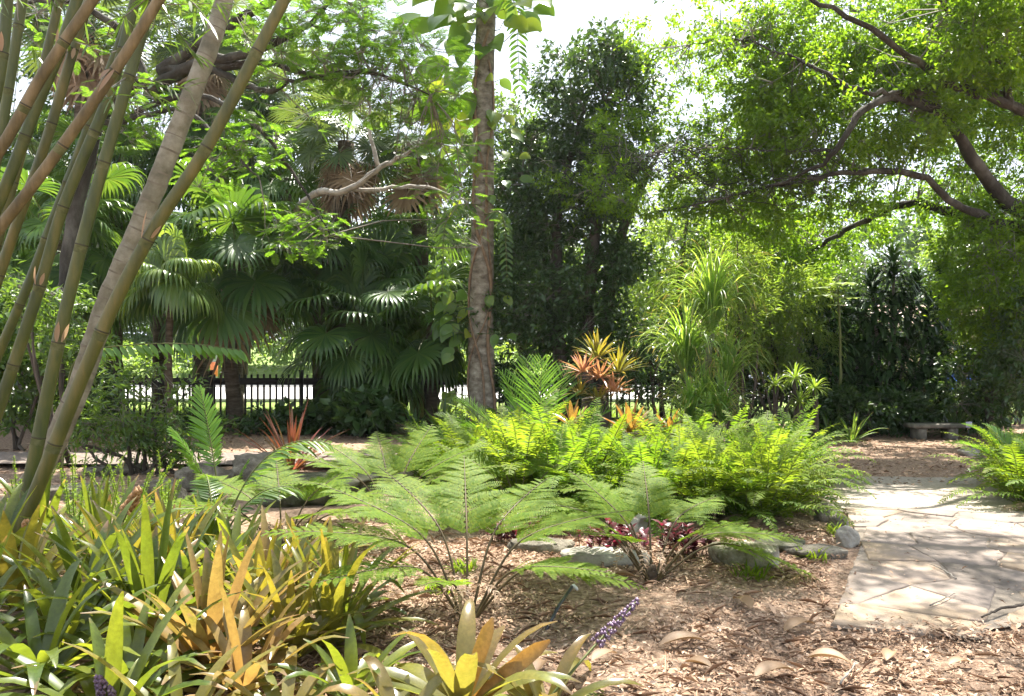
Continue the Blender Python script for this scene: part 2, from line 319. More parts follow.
def twigs(mb, A, B, r0, r1, sag=.12):
    """many thin three-sided twigs A->B with a bend in the middle"""
    A = np.asarray(A, float); B = np.asarray(B, float); n = len(A)
    if n == 0: return
    M = (A + B) / 2 + rng.normal(0, 1, (n, 3)) * (np.linalg.norm(B - A, axis=1) * sag)[:, None]
    d = nrm(B - A); u = np.cross(d, [.2, .3, 1]); u = nrm(u); v = np.cross(d, u); rings = []
    r0 = np.broadcast_to(r0, (n,)); r1 = np.broadcast_to(r1, (n,))
    for P_, r in ((A, r0), (M, (r0 + r1) / 2), (B, r1)):
        for k in range(3):
            a = 2.094 * k; rings.append(P_ + (u * math.cos(a) + v * math.sin(a)) * r[:, None])
    V = np.stack(rings, 1).reshape(-1, 3); b = np.arange(n)[:, None] * 9; q = []
    for s in range(2):
        for k in range(3):
            q.append(np.concatenate([b + s * 3 + k, b + s * 3 + (k + 1) % 3, b + s * 3 + 3 + (k + 1) % 3, b + s * 3 + 3 + k], 1))
    mb.add(V, np.concatenate(q))
LEAF = np.array([[0, 0, 0], [-.5, .42, .10], [0, .45, 0], [.5, .42, .10], [0, 1, -.06]])
LEAFQ = [[0, 1, 2, 2], [0, 2, 3, 3]]
def leaves(mb, O, D, N, L, W):
    """many small folded leaves: base O, axis D, upper side N"""
    n = len(O); y = nrm(D); x = np.cross(y, N); x = nrm(x); z = np.cross(x, y)
    L = np.broadcast_to(L, (n,))[:, None, None]; W = np.broadcast_to(W, (n,))[:, None, None]
    T = LEAF[None]
    V = O[:, None] + x[:, None] * (T[..., :1] * W) + y[:, None] * (T[..., 1:2] * L) + z[:, None] * (T[..., 2:3] * L)
    b = np.arange(n)[:, None] * 5
    t = np.concatenate([np.concatenate([b + i, b + j, b + k], 1) for i, j, k in ((0, 2, 1), (1, 2, 4), (0, 3, 2), (2, 3, 4))])
    mb.add(V.reshape(-1, 3), None, t)
def box(mb, c, s, rz=0.0, bev=0.0):
    c = np.asarray(c, float); h = np.asarray(s, float) / 2
    ca, sa = math.cos(rz), math.sin(rz)
    def rot(v): return np.stack([v[:, 0] * ca - v[:, 1] * sa, v[:, 0] * sa + v[:, 1] * ca, v[:, 2]], 1) + c
    if bev <= 0:
        v = np.array([[x, y, z] for x in (-1, 1) for y in (-1, 1) for z in (-1, 1)]) * h
        mb.add(rot(v), [[0, 1, 3, 2], [4, 6, 7, 5], [0, 4, 5, 1], [2, 3, 7, 6], [0, 2, 6, 4], [1, 5, 7, 3]]); return
    b = bev; ring = np.array([[-1, -1], [1, -1], [1, 1], [-1, 1]]); V = []
    def loop(z, ins):
        L_ = []
        for sx, sy in ring:
            hx, hy = h[0] - ins, h[1] - ins
            pts = [[sx * (hx - b), sy * hy, z], [sx * hx, sy * (hy - b), z]]
            if sx * sy > 0: pts = pts[::-1] if False else pts
            L_ += pts if sx * sy < 0 and False else ([pts[0], pts[1]] if sx * sy > 0 and False else pts)
        L_ = sorted(L_, key=lambda p: math.atan2(p[1], p[0])); return L_
    for z, ins in ((-h[2], b), (-h[2] + b, 0), (h[2] - b, 0), (h[2], b)): V += loop(z, ins)
    V = np.array(V); i = np.arange(8); j = (i + 1) % 8; q = np.concatenate([np.stack([k * 8 + i, k * 8 + j, (k + 1) * 8 + j, (k + 1) * 8 + i], 1) for k in range(3)])
    tt = [[0, k + 1, k] for k in range(1, 7)] + [[24, 24 + k, 24 + k + 1] for k in range(1, 7)]
    mb.add(rot(V), q, tt)
def rnd_unit(n):
    return nrm(rng.normal(0, 1, (n, 3)))
# ------------------------------------------------------------------ value noise for ground and rocks
_tab = rng.random((64, 64))
def noise2(x, y):
    xi = np.floor(x).astype(int); yi = np.floor(y).astype(int); fx = x - xi; fy = y - yi
    fx = fx * fx * (3 - 2 * fx); fy = fy * fy * (3 - 2 * fy)
    g = lambda a, b: _tab[a % 64, b % 64]
    return (g(xi, yi) * (1 - fx) + g(xi + 1, yi) * fx) * (1 - fy) + (g(xi, yi + 1) * (1 - fx) + g(xi + 1, yi + 1) * fx) * fy - .5
def ground_h(x, y):
    x = np.asarray(x, float); y = np.asarray(y, float)
    amp = np.clip((y - 1) / 2, 0, 1) * np.clip((15 - y) / 3, 0, 1) * np.clip((1.55 + .33 * (y - 4.6) - x + .15) / .5, 0, 1)
    near = amp * (.10 * noise2(x * .8 + 3, y * .8) + .05 * noise2(x * 2.3, y * 2.3 + 9))
    far = .95 * np.clip((y - 43) / 15, 0, 1) ** 1.3 + np.clip((y - 70) / 130, 0, 4) * 3
    return near + far
def setz(p): p = np.array(p, float); p[2] = float(ground_h(p[0], p[1])); return p
# ================================================================== SETTING
xs = np.concatenate([np.linspace(-500, -14, 18), np.linspace(-13, 13, 131), np.linspace(14, 500, 18)])
ys = np.concatenate([np.linspace(-30, 1.5, 10), np.linspace(1.7, 15, 110), np.linspace(16, 42, 14), np.linspace(43, 75, 30), np.linspace(85, 700, 16)])
X, Y_ = np.meshgrid(xs, ys, indexing='ij'); Z = ground_h(X, Y_)
def grid(mb, X, Y_, Z):
    a, b = X.shape; i = np.arange(a - 1)[:, None]; j = np.arange(b - 1)[None, :]
    q = np.stack([i * b + j, (i + 1) * b + j, (i + 1) * b + j + 1, i * b + j + 1], -1)
    mb.add(np.stack([X, Y_, Z], -1), q)
m = MB(); grid(m, X, Y_, Z)
tag(m.build('ground', mulch_m, smooth=True), 'mulched garden soil under the plants', kind='structure')
m = MB(); ys2 = np.concatenate([[18.8, 22, 27.6]]); X, Y_ = np.meshgrid(np.linspace(-300, 300, 40), ys2, indexing='ij'); grid(m, X, Y_, X * 0 + .006)
tag(m.build('grass_verge', lawn_m), kind='structure')
m = MB(); X, Y_ = np.meshgrid(np.linspace(-300, 300, 40), np.concatenate([np.linspace(41.4, 43, 2), np.linspace(43.5, 75, 30), np.linspace(85, 700, 16)]), indexing='ij'); grid(m, X, Y_, ground_h(X, Y_) + .008)
tag(m.build('lawn', lawn_m, smooth=True), kind='structure')
m = MB(); X, Y_ = np.meshgrid(np.linspace(-300, 300, 40), [27.8, 41.2], indexing='ij'); grid(m, X, Y_, X * 0 + .010)
tag(m.build('road', road_m), kind='structure')
m = MB()
for yk in (27.7, 41.3): box(m, (0, yk, .06), (600, .18, .12))
tag(m.build('kerb', kerb_m), kind='structure')
# back path behind the left rocks, and the sunlit gravel beyond the flagstones
def blobsheet(mb, pts, z, jit=.12, sub=10, grow=None):
    pts = np.array(pts, float); n = len(pts); out = []
    for i in range(n):
        for f in np.linspace(0, 1, sub, endpoint=False):
            out.append(pts[i] * (1 - f) + pts[(i + 1) % n] * f + rng.normal(0, jit * .3, 2))
    out = np.array(out); c = out.mean(0); V = np.concatenate([out, [c]]); N = len(out)
    V = np.concatenate([V, np.full((N + 1, 1), z)], 1); i = np.arange(N)
    mb.add(V, None, np.stack([i, (i + 1) % N, np.full(N, N)], 1))
m = MB(); blobsheet(m, [(-9, 11.6), (-2.2, 11.4), (-1.2, 11.9), (-1.5, 12.8), (-9, 13.0)], .05)
tag(m.build('garden_path', solid('dirt_path', [(.09, .07, .055), (.17, .135, .115), (.26, .21, .18)], rough=.95, scale=22, bump=.7, bscale=50, bdist=.015)), kind='structure')
m = MB(); blobsheet(m, [(3.25, 8.2), (5.6, 7.7), (6.5, 9.2), (6.4, 10.4), (4.2, 10.6), (3.5, 9.6)], .012)
tag(m.build('gravel_path', sand_m), kind='structure')
# ---- flagstones: irregular cells cut from the patio outline
outline = np.array([G(830, 632), G(905, 637), G(982, 645), G(985, 634), G(1040, 628), (4.6, 4.8, 0), (5.9, 6.2, 0), (6.0, 7.75, 0), G(1024, 517), G(940, 512), G(842, 510), G(850, 524), G(860, 545), G(848, 578)])[:, :2]
def clip(poly, a, nv):
    out = []
    for i in range(len(poly)):
        p, q = poly[i], poly[(i + 1) % len(poly)]; dp, dq = np.dot(p - a, nv), np.dot(q - a, nv)
        if dp <= 0: out.append(p)
        if dp * dq < 0: out.append(p + (q - p) * dp / (dp - dq))
    return out
def inside(poly, p):
    c = False
    for i in range(len(poly)):
        (x1, y1), (x2, y2) = poly[i], poly[(i + 1) % len(poly)]
        if (y1 > p[1]) != (y2 > p[1]) and p[0] < (x2 - x1) * (p[1] - y1) / (y2 - y1) + x1: c = not c
    return c
seeds = []
while len(seeds) < 44:
    p = np.array([rng.uniform(1.8, 6), rng.uniform(4.3, 8.4)])
    if inside(outline, p) and all(np.linalg.norm((p - s) * [.85, 1.15]) > .46 for s in seeds): seeds.append(p)
    elif rng.random() < .0006: break
m = MB()
for i, s in enumerate(seeds):
    poly = [np.array(q) for q in outline]
    cell = [s + np.array(d) * 2 for d in ((-1, -1), (1, -1), (1, 1), (-1, 1))]
    for j, o in enumerate(seeds):
        if j != i and len(cell) > 2: cell = clip(cell, (s + o) / 2, (o - s))
    # outline is treated edge by edge (nearly convex)
    for k in range(len(outline)):
        a, b = outline[k], outline[(k + 1) % len(outline)]; e = b - a; nv = np.array([e[1], -e[0]])
        if np.linalg.norm(s - (a + b) / 2) < 1.0 and np.dot(s - a, nv) < 0 and len(cell) > 2: cell = clip(cell, a, nv)
    if len(cell) < 3: continue
    cell = np.array(cell); c = cell.mean(0); N0 = len(cell); pts = []
    for k in range(N0):
        a, b = cell[k], cell[(k + 1) % N0]; L = np.linalg.norm(b - a)
        if L < .02: continue
        for f in np.linspace(0, 1, max(2, int(L / .09)), endpoint=False): pts.append(a * (1 - f) + b * f)
    pts = np.array(pts); d = pts - c; r = np.linalg.norm(d, axis=1, keepdims=True)
    jit = rng.normal(0, .006, (len(pts), 1))
    top = .030 + rng.normal(0, .004); tilt = rng.normal(0, .010, 2)
    def ring(ins, z): 
        q = c + d * (1 - (ins + jit) / np.maximum(r, .1)); return np.concatenate([q, (z + (q - c) @ tilt * (z > .01))[:, None]], 1)
    rings = [ring(.008, .0), ring(.009, top - .007), ring(.020, top)]
    V = np.concatenate(rings + [np.array([[c[0], c[1], top]])]); n = len(pts); ii = np.arange(n); jj = (ii + 1) % n
    q = np.concatenate([np.stack([k * n + ii, k * n + jj, (k + 1) * n + jj, (k + 1) * n + ii], 1) for k in range(2)])
    m.add(V, q, np.stack([2 * n + ii, 2 * n + jj, np.full(n, 3 * n)], 1))
tag(m.build('flagstone_path', flag), 'irregular flagstone paving', kind='structure')
m = MB(); c = outline.mean(0); ol = np.concatenate([c + (outline - c) * .985, [c]]); n = len(outline); i = np.arange(n)
m.add(np.concatenate([ol, np.full((n + 1, 1), .018)], 1), None, np.stack([i, (i + 1) % n, np.full(n, n)], 1))
tag(m.build('flagstone_bedding', mortar), kind='structure')
# ---- loose wood chips and leaf litter
def chips(n, x0, x1, y0, y1, l0, l1, mb, test=None, pw=1.0, w0=.12, w1=.5, z0=0.0):
    x = rng.uniform(x0, x1, n); y = y0 + (y1 - y0) * rng.random(n) ** pw
    k = rng.random(n) < .35 + 1.3 * (noise2(x * 1.7, y * 1.7) + noise2(x * 5 + 7, y * 5) * .6 + .35)      # drifts and bare soil
    if test is not None: k &= test(x, y)
    x, y = x[k], y[k]; n = len(x); a = rng.uniform(0, 6.283, n); tilt = rng.normal(0, .3, n)
    D = np.stack([np.cos(a), np.sin(a), tilt], 1); N = nrm(UP + rng.normal(0, .4, (n, 3)))
    L = l0 + (l1 - l0) * rng.random(n) ** 1.8; O = np.stack([x, y, ground_h(x, y) + z0 + rng.uniform(.002, .026, n)], 1)
    leaves(mb, O - nrm(D) * L[:, None] * .5, D, N, L, L * rng.uniform(w0, w1, n))
def off_slab(x, y): return ~((x > 1.80 + .42 * (y - 4.6)) & (y > 4.55) & (y < 10.6))
m = MB()
chips(85000, -2.2, 5.2, 3.0, 6.6, .008, .048, m, off_slab, w0=.15, w1=.6)
chips(420, -1.5, 5.0, 3.0, 6.6, .06, .13, m, off_slab, w0=.25, w1=.45)
chips(14000, -1.5, 4, 6, 10.5, .02, .07, m, off_slab)
chips(9000, 2.2, 12.5, 9.8, 16.2, .04, .11, m)
chips(5000, -9, 2, 9, 17, .05, .12, m)
chips(4000, 2.0, 6.0, 3.1, 4.62, .015, .07, m)
chips(5500, -2.2, 5.2, 3.0, 7.5, .09, .22, m, lambda x, y: off_slab(x, y), w0=.025, w1=.07)
chips(520, 1.9, 5.5, 4.6, 8.3, .01, .06, m, lambda x, y: ~off_slab(x, y), z0=.032)
chips(3200, 1.7, 5.2, 4.45, 4.95, .012, .07, m, lambda x, y: rng.random(len(x)) < np.clip(1.25 - (y - 4.45) / .28, 0, 1), z0=.028)
chips(1600, 1.7, 3.5, 4.6, 8.3, .012, .06, m, lambda x, y: np.abs(x - (1.86 + .40 * (y - 4.65))) < .14, z0=.026)
tag(m.build('mulch', chip_m), 'loose brown wood chips and leaf litter over the bed', 'mulch', kind='stuff')

# ================================================================== TREES
SH = sd[:2] / sd[2]
SUNNY = [(4.3, 9.0, 1.5, 1.0, .97), (3.0, 4.0, 1.6, .5, .8), (1.5, 8.8, 2.3, 1.9, .93), (-1.6, 4.3, 1.9, 1.2, .85), (4.9, 7.8, .9, .9, .95), (-.3, 6.4, 1.5, 1.2, .85), (2.2, 11.6, 1.3, 1.0, .9), (6.15, 14.5, .8, .8, .95), (5.4, 12.6, .7, .3, .9), (7.2, 11.6, .8, .25, .9), (4.6, 13.6, .9, .3, .9), (-2.0, 9.5, 1.6, 2.4, .8), (3.3, 7.3, .6, .25, .9)]
def keep_sun(p):
    """thin the leaves where the photograph shows the sun reaching the ground"""
    q = p[:, :2] - p[:, 2:3] * SH; k = np.ones(len(p), bool)
    for cx, cy_, rx, ry, pr in SUNNY:
        inn = ((q[:, 0] - cx) / rx) ** 2 + ((q[:, 1] - cy_) / ry) ** 2 < 1
        k &= ~(inn & (rng.random(len(p)) < pr))
    return k
def in_blob(c, r, n, shell=.5):
    u = rnd_unit(n) * (rng.random((n, 1)) ** (1 / (3 + 3 * shell))); return np.asarray(c) + u * np.asarray(r)
def crown(leafmb, woodmb, limbpts, blobs, per=34, LL=(.05, .09), WR=.42, spread=.28, droop=.15, hubr=.022, sun_thin=False, upright=.5, hubs=9):
    """sprays of leaves in the crown's volume, each on a twig that reaches a limb"""
    limbpts = np.asarray(limbpts)
    for c, r, n in blobs:
        S = in_blob(c, r, n)
        if sun_thin: S = S[keep_sun(S)]
        if len(S) < 2: continue
        Hn = max(1, len(S) // hubs); Hc = S[rng.choice(len(S), Hn, replace=False)] * .8 + np.asarray(c) * .2
        k = np.argmin(np.linalg.norm(Hc[:, None] - limbpts[None], axis=2), 1); twigs(woodmb, limbpts[k], Hc, hubr, hubr * .45, .10)
        k = np.argmin(np.linalg.norm(S[:, None] - Hc[None], axis=2), 1); twigs(woodmb, Hc[k], S, hubr * .4, hubr * .12, .12)
        td = nrm(nrm(S - Hc[k]) + rng.normal(0, .5, S.shape) + [0, 0, -droop])
        n_l = len(S) * per; tt = rng.random(n_l); I = np.repeat(np.arange(len(S)), per)
        O = S[I] + td[I] * ((tt - .35) * spread * 2)[:, None] + rng.normal(0, spread * .30, (n_l, 3)) * [1, 1, .7]
        D = nrm(td[I] * .8 + rng.normal(0, .7, (n_l, 3)) + [0, 0, -droop])
        N = nrm(UP * upright * 2 + rng.normal(0, .6, (n_l, 3)))
        L = rng.uniform(*LL, n_l); leaves(leafmb, O, D, N, L, L * WR * rng.uniform(.8, 1.25, n_l))
def limb(mb, pts, rad, K=28, n=9, wob=.02):
    p, r = smoothline(pts, rad, K); p[1:-1] += rng.normal(0, wob, (K - 2, 3)); r = r * (1 + rng.normal(0, .05, K)); tube(mb, p, r, n); return p
def tree(name, base, trunks, blobs, label, cat='tree', leaf=mid_leaf, barkm=dbark, group=None, **kw):
    t = thing(name, base, label, cat, group); w = MB(); wb = MB(); f = MB(); pts = []
    for pp, rr in trunks: pts.append(limb(w, pp, rr))
    w.build('trunk', barkm, t, smooth=True)
    crown(f, wb, np.concatenate(pts), blobs, **kw)
    wb.build('branches', twig, t); f.build('crown', leaf, t)
    return t
# ---- the big oak at the right, its limbs arching over the clearing
OS = 1.16
oak_base = np.array([9.6, 13.2, 0.0]) * OS
t = thing('oak_tree', oak_base, 'huge spreading oak with arching grey limbs overhanging the right side', 'tree')
w = MB(); wb = MB(); f = MB(); LP = []
def px(pts): return [P(a, b, c) for a, b, c in pts]
def odepth(a, c): return c * 1.13 + max(0.0, 850 - a) / 200 * 4.0      # the boughs also run away from the camera
def pxo(pts): return [P(a, b, odepth(a, c)) for a, b, c in pts]
LP.append(limb(w, [oak_base + [0, 0, -.2], oak_base + [.05, 0, .4], oak_base + [.0, -.05, 1.8], P(1086, 235, 13.2 * OS), P(1062, 190, 13 * OS), ], [.75, .58, .5, .45, .36], 24, 14, .015))
oak_limbs = [
    ([(1075, 225, 13.1), (1010, 205, 12.7), (975, 160, 12.3), (938, 112, 11.8), (895, 98, 11.3), (862, 112, 11), (835, 150, 10.7), (795, 178, 10.5), (735, 195, 10.2)], [.34, .24, .19, .15, .125, .10, .075, .05, .02]),
    ([(1062, 240, 13), (1000, 222, 12.7), (955, 204, 12.3), (920, 176, 12), (860, 171, 11.7), (800, 180, 11), (735, 196, 10.4), (640, 216, 10)], [.24, .15, .115, .10, .085, .06, .04, .015]),
    ([(1080, 240, 13.2), (1015, 245, 13.6), (960, 215, 14), (905, 204, 14.4), (860, 222, 14.6), (812, 250, 15), (775, 262, 15.2)], [.30, .21, .18, .15, .11, .07, .03]),
    ([(1062, 190, 13), (1055, 130, 12.3), (1010, 105, 12), (960, 88, 11.6), (915, 60, 11), (860, 22, 10.3), (790, -10, 9.6), (720, -20, 9.2)], [.30, .22, .15, .12, .09, .07, .05, .02]),
    ([(960, 88, 11.6), (905, 92, 11.3), (860, 90, 11), (800, 60, 10.7), (740, 40, 10.3), (690, 45, 10)], [.10, .075, .06, .045, .03, .012]),
    ([(1062, 190, 13), (1075, 60, 12), (1040, -60, 11), (900, -130, 9.5), (720, -170, 8.5)], [.32, .25, .2, .14, .05]),
    ([(1040, -60, 11), (1080, -180, 9), (1000, -330, 7.2), (800, -420, 6.2)], [.2, .16, .1, .04]),
    ([(1010, 105, 12), (1000, 60, 11.6), (960, 20, 11), (900, -30, 10.5)], [.13, .09, .06, .03]),
    ([(735, 196, 10.3), (690, 178, 10), (650, 170, 9.8), (600, 175, 9.6)], [.02, .015, .011, .005]),
    ([(760, 150, 10.4), (700, 148, 10), (640, 160, 9.8), (590, 190, 9.7)], [.025, .018, .012, .005]),
    ([(835, 150, 10.7), (800, 150, 10.6), (760, 150, 10.4)], [.05, .035, .025]),
    ([(812, 250, 15), (760, 300, 15), (740, 330, 15)], [.05, .03, .015]),
]
for pp, rr in oak_limbs: LP.append(limb(w, pxo(pp), np.array(rr) * .57, 40, 9, .016))
def wpt(px_, py, Y): return P(px_, py, Y)
blobs = []
def pb(x, y, Y, rx, ry, rY, n): Y = odepth(x, Y) + .4; blobs.append((P(x, y, Y), (rx / F * Y, rY, ry / F * Y), int(n * 1.8)))
pb(820, 40, 10.4, 170, 60, 1.3, 330); pb(940, 30, 11, 120, 60, 1.4, 260); pb(750, 90, 10.4, 95, 70, 1.0, 150); pb(850, 110, 11.5, 120, 55, 1.3, 200)
pb(690, 185, 10, 110, 32, .7, 70); pb(780, 195, 11.3, 110, 40, 1.1, 130); pb(800, 228, 14.6, 85, 34, 1.2, 180); pb(975, 60, 12.5, 80, 90, 1.4, 200)
pb(1000, 270, 12.5, 60, 75, 1.0, 230); pb(930, 150, 13.5, 110, 60, 1.4, 110); pb(720, 10, 10, 90, 40, 1.0, 90); pb(1010, 160, 14, 60, 80, 1.4, 120); pb(595, 180, 9.7, 60, 35, .5, 34)
pb(1000, 345, 14, 40, 40, .8, 90); pb(760, 260, 15, 80, 40, 1.0, 120)
pb(730, 130, 11, 85, 45, 1.0, 90); pb(685, 40, 10.5, 60, 50, 1.0, 100); pb(650, 135, 10, 60, 45, .8, 70); pb(770, 20, 10, 70, 50, 1, 100); pb(890, 40, 13, 130, 70, 1.2, 200); pb(680, 60, 11, 60, 40, .8, 40); pb(790, 150, 12, 80, 40, .8, 60); pb(960, 200, 15, 40, 25, .8, 40)
crown(f, wb, np.concatenate(LP), blobs, per=42, LL=(.062, .125), WR=.42, spread=.20, droop=.1, sun_thin=True, hubr=.014)
tips = np.concatenate([LP[2][22:], LP[9][6:], LP[10][6:], LP[1][26:]])
for rep_ in range(2):      # bare grey twigs along the bough ends
    A_ = tips[rng.integers(0, len(tips), 130)]; B_ = A_ + rnd_unit(130) * rng.uniform(.25, 1.0, (130, 1)) * [1.2, .8, .7]; twigs(w, A_, B_, .009, .003, .14)
    C_ = A_ * .45 + B_ * .55; twigs(w, C_, C_ + rnd_unit(130) * rng.uniform(.15, .5, (130, 1)), .005, .002, .15); tips = B_
over = [((3.0, 9.0, 7.6), (3.5, 2.2, .9), 190), ((3.4, 9.5, 8.3), (2.2, 1.4, .6), 90), ((6.5, 8.5, 7.8), (3, 3, 1.2), 150), ((6.5, 11.5, 8.2), (3.5, 2.4, 1.1), 220), ((10.5, 12.5, 8.2), (3.5, 3.5, 1.5), 170), ((9, 15.5, 7.6), (3, 2, 1.2), 170), ((.2, 8.0, 7.4), (2.4, 1.6, .6), 50)]  # unseen sprays above the frame, added to shade and dapple the foreground
crown(f, wb, np.concatenate(LP), over, per=34, LL=(.06, .11), spread=.26, droop=.1, sun_thin=True, hubr=.03)
w.build('trunk', bark, t, smooth=True); wb.build('branches', twig, t, smooth=True); f.build('crown', oak_leaf, t)
# ---- dark multi-stemmed fig in the middle
def trunk_line(pts): return [P(*p) for p in pts]
fb = setz(P(578, 425, 17.3))
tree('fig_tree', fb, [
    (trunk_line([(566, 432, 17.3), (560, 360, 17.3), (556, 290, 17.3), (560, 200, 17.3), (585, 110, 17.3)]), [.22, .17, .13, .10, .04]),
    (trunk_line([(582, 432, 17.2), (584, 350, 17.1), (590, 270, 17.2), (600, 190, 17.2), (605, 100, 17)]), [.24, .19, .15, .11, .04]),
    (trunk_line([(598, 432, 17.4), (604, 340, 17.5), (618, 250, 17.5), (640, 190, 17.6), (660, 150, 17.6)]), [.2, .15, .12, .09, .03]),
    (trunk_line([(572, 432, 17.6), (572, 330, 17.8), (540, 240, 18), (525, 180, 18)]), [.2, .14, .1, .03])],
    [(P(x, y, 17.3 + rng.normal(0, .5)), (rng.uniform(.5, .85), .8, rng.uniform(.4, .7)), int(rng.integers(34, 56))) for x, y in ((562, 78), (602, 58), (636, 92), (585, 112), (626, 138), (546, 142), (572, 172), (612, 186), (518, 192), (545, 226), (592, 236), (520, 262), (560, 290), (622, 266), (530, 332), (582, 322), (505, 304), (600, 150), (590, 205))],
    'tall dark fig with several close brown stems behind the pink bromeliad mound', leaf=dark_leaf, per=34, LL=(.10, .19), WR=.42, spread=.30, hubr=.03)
# ---- taller sunlit shrubs and trees filling the belt between fence and camera
belt = [
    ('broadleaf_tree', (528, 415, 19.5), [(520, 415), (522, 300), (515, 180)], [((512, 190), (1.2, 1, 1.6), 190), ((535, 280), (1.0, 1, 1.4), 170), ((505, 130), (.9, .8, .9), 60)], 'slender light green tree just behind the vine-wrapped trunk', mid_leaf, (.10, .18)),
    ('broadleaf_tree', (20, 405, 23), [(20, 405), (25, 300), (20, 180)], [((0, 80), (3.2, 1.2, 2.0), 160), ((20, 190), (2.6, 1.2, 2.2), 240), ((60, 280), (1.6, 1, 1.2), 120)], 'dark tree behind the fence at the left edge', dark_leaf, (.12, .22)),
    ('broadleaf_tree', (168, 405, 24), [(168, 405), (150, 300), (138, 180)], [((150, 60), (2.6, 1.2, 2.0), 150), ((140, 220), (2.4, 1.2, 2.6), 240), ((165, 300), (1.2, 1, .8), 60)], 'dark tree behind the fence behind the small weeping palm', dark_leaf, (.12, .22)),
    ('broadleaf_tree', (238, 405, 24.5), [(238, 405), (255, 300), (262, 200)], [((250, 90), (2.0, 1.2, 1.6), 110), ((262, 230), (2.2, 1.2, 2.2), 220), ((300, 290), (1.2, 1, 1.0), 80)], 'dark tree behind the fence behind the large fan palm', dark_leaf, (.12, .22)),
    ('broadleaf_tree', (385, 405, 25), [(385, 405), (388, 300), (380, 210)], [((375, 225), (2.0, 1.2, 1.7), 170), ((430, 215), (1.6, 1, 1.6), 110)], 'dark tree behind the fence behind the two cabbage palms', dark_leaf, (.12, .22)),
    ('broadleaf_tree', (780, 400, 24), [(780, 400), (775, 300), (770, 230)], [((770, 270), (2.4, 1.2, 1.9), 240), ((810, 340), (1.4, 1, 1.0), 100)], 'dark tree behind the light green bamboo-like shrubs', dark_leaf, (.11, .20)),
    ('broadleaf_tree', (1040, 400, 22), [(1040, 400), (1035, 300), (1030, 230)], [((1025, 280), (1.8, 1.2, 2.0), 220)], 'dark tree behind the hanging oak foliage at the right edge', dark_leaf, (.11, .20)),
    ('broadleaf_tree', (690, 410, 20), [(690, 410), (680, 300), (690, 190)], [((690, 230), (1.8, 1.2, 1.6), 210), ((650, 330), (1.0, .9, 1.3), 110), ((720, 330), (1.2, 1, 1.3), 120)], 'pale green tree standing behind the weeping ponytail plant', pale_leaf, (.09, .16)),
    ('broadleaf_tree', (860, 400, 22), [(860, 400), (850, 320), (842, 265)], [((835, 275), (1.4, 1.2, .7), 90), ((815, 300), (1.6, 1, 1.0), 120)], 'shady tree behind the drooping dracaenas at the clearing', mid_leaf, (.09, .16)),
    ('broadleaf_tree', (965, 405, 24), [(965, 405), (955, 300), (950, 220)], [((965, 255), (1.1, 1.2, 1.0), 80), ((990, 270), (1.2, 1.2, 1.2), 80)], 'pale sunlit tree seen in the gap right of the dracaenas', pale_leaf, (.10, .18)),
]
for nm, b, tr, bl, lab, lm, ll in belt:
    base = setz(P(*b)); Yb = b[2]
    tree(nm, base, [([P(x, y, Yb) for x, y in tr], np.linspace(.14, .03, len(tr)))], [(P(c[0], c[1], Yb), r, n) for c, r, n in bl], lab, leaf=lm, per=30, LL=ll, WR=.45, spread=.32, hubr=.02)
# far trees across the road
far = [(-40, 55, 75, 8, 'far broad tree across the road at the extreme left', pale_leaf), (150, 62, 70, 7, 'far tree across the road behind the leaning bamboo', mid_leaf), (300, 56, 72, 7, 'far pale tree across the road between the fan palms', pale_leaf),
       (415, 60, 80, 7, 'far bright green tree across the road left of the vine-wrapped trunk', pale_leaf), (520, 64, 78, 8, 'far tree across the road directly behind the vine-wrapped trunk', mid_leaf), (650, 60, 75, 8, 'far tree across the road behind the dark fig', pale_leaf),
       (760, 66, 80, 8, 'far tree across the road behind the ponytail plant', mid_leaf), (900, 60, 76, 8, 'far tree across the road behind the tan building', mid_leaf), (1030, 62, 74, 8, 'far tree across the road at the extreme right', pale_leaf)]
for pxx, Yb, ty, rad, lab, lm in far:
    x = (pxx - CX) / F * Yb; g0 = float(ground_h(x, Yb)); b = np.array([x, Yb, g0])
    tree('shade_tree', b, [([b, b + [.2, 0, 3], b + [.1, 0, 6]], [.35, .25, .1])], [(b + [0, 0, 7], (rad * .8, 3.5, 4.2), 230), (b + [rng.uniform(-2, 2), 0, 3.2], (rad * .75, 3, 2.2), 120)], lab, leaf=lm, per=22, LL=(.35, .65), WR=.6, spread=.8, hubr=.07, group='trees across the road')
# far hedge
m = MB(); n = 9000; x = rng.uniform(-32, 32, n); O = np.stack([x, 50 + rng.normal(0, .7, n), .5 + rng.random(n) ** .7 * (1.9 + .5 * np.sin(x * .4))], 1)
leaves(m, O, rnd_unit(n), nrm(UP + rng.normal(0, .6, (n, 3))), rng.uniform(.2, .4, n), rng.uniform(.12, .22, n))
hd = m.build('hedge', pale_leaf, base=(0, 50, .4)); tag(hd, 'long pale green hedge on the far side of the road', 'hedge')

